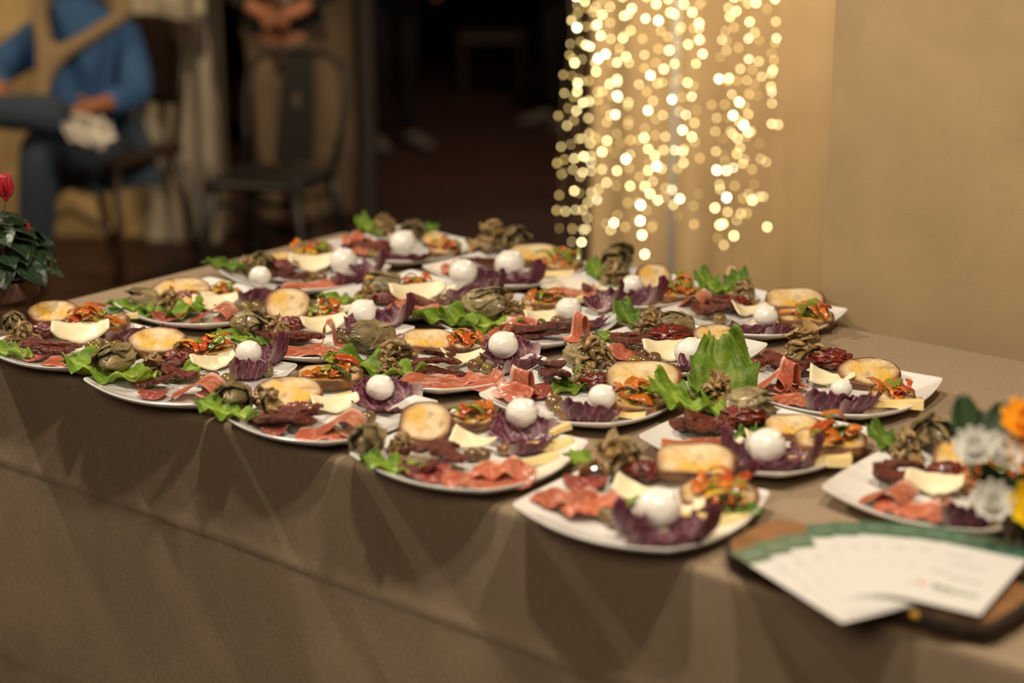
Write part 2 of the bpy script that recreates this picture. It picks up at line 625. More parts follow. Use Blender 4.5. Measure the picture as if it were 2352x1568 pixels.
def plate_z(x, y):
    r = math.hypot(x, y)
    R = out_r(math.atan2(y, x))
    return prof_z(min(1.0, r / R), R)


def plate_mesh():
    n = len(OUT)
    V, F = [], []
    ts = [.12, .35, .56, .64, .72, .80, .88, .95, .985, 1.0]
    rings = []
    for t in ts:
        rings.append([Vector((p.x * t, p.y * t, prof_z(t, p.length))) for p in OUT])
    rings.append([Vector((p.x * 1.004, p.y * 1.004, prof_z(1, p.length) - .0018)) for p in OUT])
    for t in (.99, .95, .85, .72, .62):
        rings.append([Vector((p.x * t, p.y * t, prof_z(t, p.length) - .0052)) for p in OUT])
    rings.append([Vector((p.x * .60, p.y * .60, 0.0005)) for p in OUT])
    rings.append([Vector((p.x * .55, p.y * .55, 0.0005)) for p in OUT])
    rings.append([Vector((p.x * .54, p.y * .54, 0.003)) for p in OUT])
    for rg in rings:
        V += rg
    for i in range(len(rings) - 1):
        for k in range(n):
            F.append((i * n + k, (i + 1) * n + k, (i + 1) * n + (k + 1) % n, i * n + (k + 1) % n))
    F.append(tuple(range(n)))
    F.append(tuple(reversed(range((len(rings) - 1) * n, len(rings) * n))))
    return fix(mesh('plate', V, F))


PLATE = plate_mesh()

# ------------------------------------------------------------------ food shapes (unit = metres, base near z = 0)


def lettuce_mesh(seed, upright=0.0):
    L, Wd, n, m = .15, .105, 34, 24
    ph = seed * 1.7
    tone = []
    def f(a, b):
        s, t = a, b * 2 - 1
        hw = Wd / 2 * (math.sin(PI * min(1, s * .90 + .07)) ** .42) * (.38 + .62 * min(1, s * 1.25))
        hw *= 1 + .14 * nz(s * 9, t * 2 + ph, ph) * abs(t)
        x = t * hw
        y = (s - .5) * L * (1 + .06 * nz(t * 4 + ph, ph)) + .010 * s ** 3 * nz(t * 7, ph + 1)
        e = abs(t) ** 1.6
        z = .004 + .010 * t * t + e * (.011 * math.sin(s * 21 + ph + t) + .008 * nz(s * 11, t * 3, ph)) + .006 * nz(s * 6, t * 5, ph + 4)
        z += max(0, s - .45) ** 1.5 * (.05 + .10 * upright) + e * max(0, s - .5) * .012 * math.sin(t * 8 + ph)
        z += .0018 * nz(s * 40, t * 26, ph)
        tone.append((min(1, .95 * math.exp(-((t * hw) / .0055) ** 2) * (1.05 - s) + .35 * math.exp(-((nz(s * 7 + ph, t * 5)) / .06) ** 2) * (1 - .5 * s) + .22 * math.exp(-(math.sin(s * 22 - abs(t) * 5 + 2 * nz(s * 4, t * 3, ph)) / .15) ** 2) * (1 - abs(t)) * (1 - .7 * s)), s))
        return (x, y, max(z, .001))
    V, F = grid(n, m, f)
    V, F, tone = thicken(V, F, .0009, tone)
    return mesh('lettuce_leaf', V, F, True, tone)


def radicchio_mesh(seed, L=.115, R=.040, near=1.5, far=.85):
    """spoon-shaped crumpled leaf lying on its white rib, the side towards -y rising higher"""
    n, m = 64, 48
    ph = seed * 2.3
    tone = []
    def f(a, b):
        s, t = a, b * 2 - 1
        k = math.sin(PI * min(.97, .13 + .80 * s)) ** .6
        side = near if t < 0 else far
        at_ = abs(t)
        ang = at_ * side * (.55 + .45 * k) * (1 + .30 * nz(s * 2.6, ph + (3 if t < 0 else 7)) + .10 * nz(s * 8, ph) * at_)
        rr = R * (.55 + .5 * k) * (1 + .10 * nz(s * 3, t * 1.5, ph))
        y = math.copysign(rr * math.sin(min(ang, 2.0)), t)
        z = rr * 1.1 * (1 - math.cos(ang))
        ruf = at_ ** 2.5
        y += ruf * (.008 * nz(s * 7, ph, t) + .004 * nz(s * 17, ph + 1))
        z += ruf * (.006 * nz(s * 8, ph + 5) + .003 * nz(s * 19, ph + 2)) + .0025 * nz(s * 9, t * 5, ph)
        x = (s - .5) * L + .008 * ruf * nz(s * 6, t * 2, ph + 4)
        z += .020 * max(0, (s - .62) / .38) ** 1.6 + .006 * max(0, (.15 - s) / .15)
        rib = math.exp(-(t / (.02 + .13 * (1.05 - s))) ** 2) * (1.05 - .65 * s)
        w = s * 5.5 - at_ * 2.0 + .75 * nz(s * 3.5, t * 2.5, ph)
        fr = abs(w - math.floor(w) - .5)
        lat = math.exp(-((.5 - fr) / (.035 + .06 * (1 - at_))) ** 2) * (1 - .6 * at_) * max(.15, .75 + .9 * nz(s * 6, t * 3, ph + 8))
        br = math.exp(-(nz(s * 11 + ph, t * 5, ph) / .05) ** 2) * .28 * (1 - .5 * at_)
        tone.append((min(1, max(rib, lat, br)), min(.9, max(max(0, 1 - s * 4.5) ** 1.2 * (1 - at_ * .6), .5 * math.exp(-(t / .20) ** 2) * (1.1 - s)))))
        return (x, y, max(.0005, z))
    V, F = grid(n, m, f)
    V, F, tone = thicken(V, F, .0012, tone)
    return mesh('radicchio_leaf', V, F, True, tone)


def sheet(path, Wd, seed, n=40, m=14, amp=.003, shear=0.0, taper=.25, th=.0013, name='ham_slice'):
    """thin slice following a path of (x, z) across a width"""
    tone = []
    tot = len(path) - 1
    def f(a, b):
        k = min(int(a * tot), tot - 1)
        fr = a * tot - k
        p0, p1 = path[max(k - 1, 0)], path[k]
        p2, p3 = path[k + 1], path[min(k + 2, tot)]
        def cr(i):
            return .5 * (2 * p1[i] + (-p0[i] + p2[i]) * fr + (2 * p0[i] - 5 * p1[i] + 4 * p2[i] - p3[i]) * fr ** 2 + (-p0[i] + 3 * p1[i] - 3 * p2[i] + p3[i]) * fr ** 3)
        t = b * 2 - 1
        w = Wd / 2 * (1 - taper * (2 * a - 1) ** 4) * (1 + .14 * nz(a * 6, seed) + .05 * nz(a * 19, seed))
        end = .007 * nz(t * 3, seed + 3) * (1 if a > .5 else -1) * (abs(2 * a - 1) ** 6)
        x = cr(0) + shear * t * Wd / 2 + end
        z = max(.0016, cr(1) * (1 - .22 * t * t * (1 if seed % 2 else -.3)) + amp * nz(a * 6, t * 2.0, seed) + amp * .45 * abs(t) * math.sin(a * 15 + seed))
        lim = .62 + .25 * nz(a * 4, seed + 8)
        fat = min(1, max(0, (t - lim) / .16))
        st = math.exp(-(nz(a * 3 + seed, t * 4, seed) / .045) ** 2) * .55
        tone.append((min(1, max(fat, st)), 0))
        return (x, t * w, z)
    V, F = grid(n, m, f)
    V, F, tone = thicken(V, F, th, tone)
    return fix(mesh(name, V, F, True, tone))


HAM = [
    sheet([(-.055, .003), (-.03, .006), (-.005, .004), (.02, .012), (.04, .005), (.058, .004)], .052, 1, amp=.004),                # wavy flat
    sheet([(-.05, .003), (-.022, .004), (-.012, .020), (-.010, .040), (.002, .050), (.013, .040), (.016, .020), (.024, .006), (.052, .004)], .040, 2, n=52, amp=.002),  # standing loop
    sheet([(-.058, .004), (-.034, .017), (-.010, .007), (.014, .024), (.040, .008), (.064, .004)], .060, 3, n=52, shear=.25, amp=.006),  # rumpled
    sheet([(-.05, .004), (-.02, .016), (.006, .030), (.028, .018), (.018, .006), (.0, .012), (.03, .004), (.058, .003)], .055, 4, n=52, shear=.15, amp=.003),      # folded over
    sheet([(-.058, .004), (-.04, .012), (-.01, .010), (.02, .006), (.05, .010), (.066, .020)], .060, 5, amp=.006, shear=-.2),     # broad
]
RAD = [radicchio_mesh(1), radicchio_mesh(2, .10, .042, 1.7, 1.0), radicchio_mesh(3, .12, .044, 1.45, .7), radicchio_mesh(4, .125, .036, 1.35, .8)]
LET = [lettuce_mesh(1), lettuce_mesh(2), lettuce_mesh(3, .6), lettuce_mesh(4, .8)]


def blob(nu, nv, sx, sy, sz, amp, freq, seed, sharp=False):
    def f(a, b):
        th, ph = 2 * PI * a, PI * b
        d = Vector((math.sin(ph) * math.cos(th), math.sin(ph) * math.sin(th), -math.cos(ph)))
        k = nz(d.x * freq + seed, d.y * freq, d.z * freq)
        if sharp:
            k = 1 - 2.4 * abs(k)
        r = 1 + amp * k
        return (d.x * sx * r, d.y * sy * r, d.z * sz * r)
    return grid(nu, nv, f, True)


def mozzarella_mesh(seed, torn=False):
    def f(a, b):
        th, ph = 2 * PI * a, PI * b
        d = Vector((math.sin(ph) * math.cos(th), math.sin(ph) * math.sin(th), -math.cos(ph)))
        r = .0245 * (1 + .035 * nz(d.x * 2 + seed, d.y * 2, d.z * 2) + .012 * nz(d.x * 6, d.y * 6 + seed, d.z * 6))
        nub = max(0, d.dot(Vector((.55, -.2, .81)).normalized()))
        r += .0045 * nub ** 40 - .0022 * (math.exp(-((nub - .955) / .02) ** 2))
        if torn:
            k = nz(d.x * 3.3 + seed, d.y * 3.3, d.z * 3.3)
            r += .0010 * k - .0016 * math.exp(-(k / .10) ** 2)
        return (d.x * r * 1.04, d.y * r, d.z * r * .93 + .0225)
    V, F = grid(36, 24, f, True)
    return fix(mesh('mozzarella_ball', V, F))


MOZ = [mozzarella_mesh(1), mozzarella_mesh(5), mozzarella_mesh(3, True)]


def olive_mesh(seed):
    def f(a, b):
        th, ph = 2 * PI * a, PI * b
        d = Vector((-math.cos(ph), math.sin(ph) * math.cos(th), math.sin(ph) * math.sin(th)))
        r = 1 + .02 * nz(d.x * 2 + seed, d.y * 2, d.z * 2)
        if d.x > .965:
            r -= .22 * ((d.x - .965) / .035)
        return (d.x * .0118 * r, d.y * .0103 * r, d.z * .0103 * r + .0103)
    V, F = grid(20, 18, f, True)
    return fix(mesh('olive', V, F))


OLV = [olive_mesh(1), olive_mesh(4)]
PITHOLE = fix(mesh('pit_hole', *lathe([(0.0001, 0), (.0014, 0), (.0019, .0004), (.0019, .0008), (.0012, .0009)], 10)))


def meat_mesh(seed):
    """torn slab of dried meat: squarish section, ragged long edges"""
    n, m = 26, 16
    def f(a, b):
        s, th = b, 2 * PI * a
        x = (s - .5) * .092
        env = (min(1, s * 7 + .25) * min(1, (1 - s) * 7 + .25))
        c, q = math.cos(th), math.sin(th)
        sqc, sqq = math.copysign(abs(c) ** .45, c), math.copysign(abs(q) ** .45, q)
        wd = .0130 * (1 + .45 * nz(s * 5, seed) + .30 * nz(s * 17, seed + 2, c * 2)) * env
        hh = .0038 * (1 + .4 * nz(s * 6, seed + 5)) * env
        bx = .010 * math.sin(s * 3 + seed) + .005 * nz(s * 4, seed + 9)
        bz = .005 * math.sin(s * 4 + seed * 2)
        fib = .0012 * nz(s * 6, c * 7 + seed, q * 7)
        return (x + .004 * nz(c * 3, q * 3, seed + s), bx + sqc * wd, .007 + bz + sqq * hh + fib + .004 * c * math.sin(seed + s * 3))
    V, F = grid(m, n, f, True)
    nn = n + 1
    F.append(tuple(k * nn for k in range(m)))
    F.append(tuple(k * nn + n for k in reversed(range(m))))
    return fix(mesh('dried_meat_strip', V, F, False))


MEAT = [meat_mesh(k) for k in (1, 2, 3, 4)]
_tm = []
for k in (1, 2, 3):
    V, F = blob(30, 20, .019, .013, .0085, .62, 4.2, k * 7.3, True)
    _tm.append(fix(mesh('dried_tomato', [v + Vector((0, 0, .009)) for v in V], F)))
SAL = []
for k in (1, 2):
    V, F = [], []
    def f(a, b, k=k):
        th = 2 * PI * a
        r = .026 * b * (1 + .04 * nz(math.cos(th) * 2, math.sin(th) * 2, k))
        return (r * math.cos(th), r * math.sin(th) * .9, .003 + .004 * b * b * math.sin(th * 2 + k) + .002 * nz(math.cos(th) * 2 * b, math.sin(th) * 2 * b, k + 4) + .003 * b * b)
    V, F = grid(28, 6, f, True)
    V, F, _ = thicken(V, F, .0016)
    SAL.append(fix(mesh('salami_slice', V, F)))


def cheese_slice_mesh(seed, tri=False):
    n, m = 16, 8
    def f(a, b):
        x = (a - .5) * .072
        d = .036 * ((1.15 - .85 * a) if tri else (1 - .45 * (2 * a - 1) ** 2)) * (1 + .16 * nz(a * 5, seed))
        y = (b - .5) * d
        z = .016 * (2 * a - 1) ** 2 + .003 * nz(a * 3, b * 2, seed) + .003 * math.sin(b * 3 + seed)
        return (x, y, z)
    V, F = grid(n, m, f)
    V, F, _ = thicken(V, F, .0028)
    return fix(mesh('cheese_slice', V, F))


CHS = [cheese_slice_mesh(1), cheese_slice_mesh(2, True), cheese_slice_mesh(6)]


def cheese_wedge_mesh(seed):
    n = 8
    V, F = [], []
    for i in range(n + 1):
        s = i / n
        x = (s - .5) * .062
        w = .011 * (.55 + .45 * s) * (1 + .07 * nz(s * 4, seed))
        h = .012 * (.6 + .4 * s) * (1 + .05 * nz(s * 4, seed + 3))
        yo = .004 * math.sin(s * 3 + seed)
        for (yy, zz) in ((-w, 0), (w, 0), (w, h * .75), (w * .85, h * .82), (-w * .4, h), (-w * .7, h * .95)):
            V.append(Vector((x, yy + yo, zz)))
    for i in range(n):
        for k in range(6):
            F.append((i * 6 + k, i * 6 + (k + 1) % 6, (i + 1) * 6 + (k + 1) % 6, (i + 1) * 6 + k))
    F.append(tuple(reversed(range(6))))
    F.append(tuple(range(n * 6, n * 6 + 6)))
    return fix(mesh('cheese_wedge', V, F, False))


WED = [cheese_wedge_mesh(1), cheese_wedge_mesh(3)]
_b = box(0, 0, 0, .0022, .019, .0105)
RIND = fix(mesh('rind', *_b, False))


def bread_meshes(kind, seed):
    """crumb body (top, bottom) and the crust band round it"""
    n = 48
    out = []
    for k in range(n):
        a = 2 * PI * k / n
        c, s = math.cos(a), math.sin(a)
        if kind == 0:      # oval slice
            p = Vector((.045 * c, .033 * s))
        elif kind == 1:    # half of a loaf slice: one straight cut side
            e = .7
            p = Vector((.046 * math.copysign(abs(c) ** e, c), .034 * math.copysign(abs(s) ** e, s)))
            if p.y < -.018:
                p.y = -.018 + (p.y + .018) * .25
        else:              # rounded top, flatter foot
            e = .8
            p = Vector((.040 * math.copysign(abs(c) ** e, c), .040 * math.copysign(abs(s) ** e, s)))
            if p.y < 0:
                p.y *= .8
        p *= 1 + .05 * nz(c * 2, s * 2, seed)
        out.append(p)
    T = .0155
    V, F, tone = [], [], []
    rs = [.0, .15, .3, .45, .6, .72, .82, .9, .96, 1.0]
    for ri in rs[1:]:
        for k in range(n):
            p = out[k] * ri
            h = nz(p.x * 130, p.y * 130, seed)
            hole = -min(.0035, .010 * max(0, h - .32)) * (1 if ri < .93 else 0)
            V.append(Vector((p.x, p.y, T + .0008 * nz(p.x * 90, p.y * 90, seed + 2) + hole - .0012 * (ri ** 10))))
            tst = max(0, (ri - .70) / .30) ** 1.5 * (1.05 + 1.2 * nz(p.x * 25, p.y * 25, seed + 7)) + max(0, nz(p.x * 60, p.y * 60, seed + 1) - .22) * 1.3
            oil = max(0, nz(p.x * 32, p.y * 32, seed + 4) + .12) * 1.6 * (1 if ri < .9 else .3)
            tone.append((min(1, max(0, tst)), min(.95, oil * 1.3)))
    nr = len(rs) - 1
    for i in range(nr - 1):
        for k in range(n):
            F.append((i * n + k, (i + 1) * n + k, (i + 1) * n + (k + 1) % n, i * n + (k + 1) % n))
    F.append(tuple(reversed(range(n)))[::-1])
    base = len(V)
    for k in range(n):
        V.append(Vector((out[k].x, out[k].y, 0)))
        tone.append((.5, 0))
    for k in range(n):
        F.append(((nr - 1) * n + k, base + k, base + (k + 1) % n, (nr - 1) * n + (k + 1) % n))
    F.append(tuple(reversed(range(base, base + n))))
    crumb = fix(mesh('crumb', V, F, True, tone))
    V, F, tone = [], [], []
    for (sc, z) in ((1.0, T - .0008), (1.018, T - .001), (1.035, T * .75), (1.04, T * .5), (1.035, T * .25), (1.015, .0004), (.99, .0003)):
        for k in range(n):
            q = 1 + .01 * nz(k * .9, z * 300, seed)
            V.append(Vector((out[k].x * sc * q, out[k].y * sc * q, z)))
            tone.append((max(0, min(1, .35 + 1.3 * nz(k * .22, z * 60, seed + 5) + (.3 if z > .0135 else 0))), 0))
    for i in range(6):
        for k in range(n):
            F.append((i * n + k, (i + 1) * n + k, (i + 1) * n + (k + 1) % n, i * n + (k + 1) % n))
    return crumb, mesh('crust', V, F, True, tone)


BREAD = [bread_meshes(0, 1), bread_meshes(1, 2), bread_meshes(2, 3), bread_meshes(0, 6)]


def strip_mesh(L, Wd, bend, twist, seed, th=.0022):
    def f(a, b):
        s, t = a - .5, b - .5
        w = Wd * (math.sin(PI * (a * .86 + .07)) ** .5)
        an = s * bend
        x = L * (math.sin(an) / bend)
        z = L * ((math.cos(an) - math.cos(bend / 2)) / bend)
        tw = twist * s
        return (x, t * w * math.cos(tw) + .003 * nz(a * 4, seed), z + t * w * math.sin(tw) + .002 + .0012 * nz(a * 5, b * 2, seed))
    V, F = grid(12, 4, f)
    V, F, _ = thicken(V, F, th)
    return fix(mesh('vegetable_strip', V, F))


STRIP = [strip_mesh(.040, .011, 1.6, .6, 1), strip_mesh(.030, .014, 1.1, -.5, 2), strip_mesh(.046, .008, 2.2, .9, 3), strip_mesh(.024, .016, 1.3, .3, 4)]


def mushroom_meshes():
    r = []
    # two curled strips, two slices with stalk and cap outline
    for k, (L, bend) in enumerate(((.026, 2.4), (.020, 1.4))):
        pts = []
        for i in range(8):
            s = i / 7 - .5
            a = s * bend
            pts.append((L * math.sin(a) / bend, .002 * nz(i * .8, k), L * (math.cos(a) - math.cos(bend / 2)) / bend))
        r.append(fix(mesh('mushroom_piece', *tube(pts, [.0022, .0034, .0038, .0036, .004, .0036, .003, .0016], 7, .62))))
    for k in (0, 1):
        o = [(-.011, .002), (-.009, .008), (-.003, .0115), (.004, .011), (.0095, .007), (.011, .001), (.006, -.0005), (.0032, -.002), (.003, -.010), (-.002, -.011), (-.0028, -.002), (-.006, .0)]
        V = []
        for zz in (0, .0026):
            for (x, y) in o:
                V.append(Vector((x * (1 + .1 * k), y, zz + (5 + 4 * k) * x * x * 6 - .9 * k * y * y * 12 + .001)))
        n = len(o)
        F = [tuple(reversed(range(n))), tuple(range(n, 2 * n))] + [(i, (i + 1) % n, (i + 1) % n + n, i + n) for i in range(n)]
        r.append(fix(mesh('mushroom_slice', V, F, False)))
    return r


MUSH = mushroom_meshes()


def artichoke_meshes():
    V, F = blob(18, 12, .012, .012, .022, .18, 3, 2.0)
    heart = fix(mesh('artichoke_heart', V, F))
    pts = []
    for sd in (1, 2, 3):
        tone = []
        def f(a, b):
            s, t = b, a * 2 - 1
            w = (.85 + .1 * sd) * math.sin(PI * min(.98, s * .74 + .24)) ** .8
            an = t * w * (1 + .2 * nz(s * 4, sd))
            rr = .0135 + .006 * math.sin(s * 2.4) - .004 * s * s + .003 * nz(s * 5, t * 3, sd)
            tone.append((max(0, 1 - s * 2.2) * .6 + .35 * math.exp(-(math.sin(t * 9) / .3) ** 2) * (.5 + nz(t * 3, s * 3, sd)), 0))
            return (rr * math.sin(an) * 1.1, -rr * math.cos(an) - .006 * s * (sd - 1), -.022 + .050 * s * (1 + .12 * nz(t * 4, sd)) - .004 * t * t * s)
        V, F = grid(14, 10, f)
        V, F, tn = thicken(V, F, .0014, tone)
        pts.append(fix(mesh('artichoke_petal', V, F, True, tn)))
    return heart, pts


ART_H, ART_P = artichoke_meshes()

# ------------------------------------------------------------------ the twenty plates
ORD = ['first', 'second', 'third', 'fourth', 'fifth', 'sixth', 'seventh']
# name: (u, v, turn off the table's grid in degrees, row, place in the row)
PL = {
    'P1': (-.431, .096, 3, 0, 0), 'P2': (-.136, .087, 7, 0, 1), 'P5': (.150, .103, -2, 0, 2), 'P10': (.443, .094, 2, 0, 3), 'P16': (.747, .082, 1, 0, 4),
    'P3': (-.457, .408, 2, 1, 0), 'P4': (-.152, .389, 0, 1, 1), 'P9': (.130, .400, -7, 1, 2), 'P13': (.412, .414, 3, 1, 3), 'P17': (.725, .401, -1, 1, 4), 'P20': (1.03, .386, 0, 1, 5),
    'P6': (-.489, .694, 0, 2, 0), 'P7': (-.201, .685, -4, 2, 1), 'P12': (.088, .686, 2, 2, 2), 'P15': (.371, .700, -7, 2, 3), 'P19': (.698, .694, -2, 2, 4),
    'P8': (-.494, .985, -6, 3, 0), 'P11': (-.196, .970, -2, 3, 1), 'P14': (.083, .995, 0, 3, 2), 'P18': (.370, .984, -6, 3, 3),
}
ROWS = ['front-row', 'second-row', 'third-row', 'back-row']
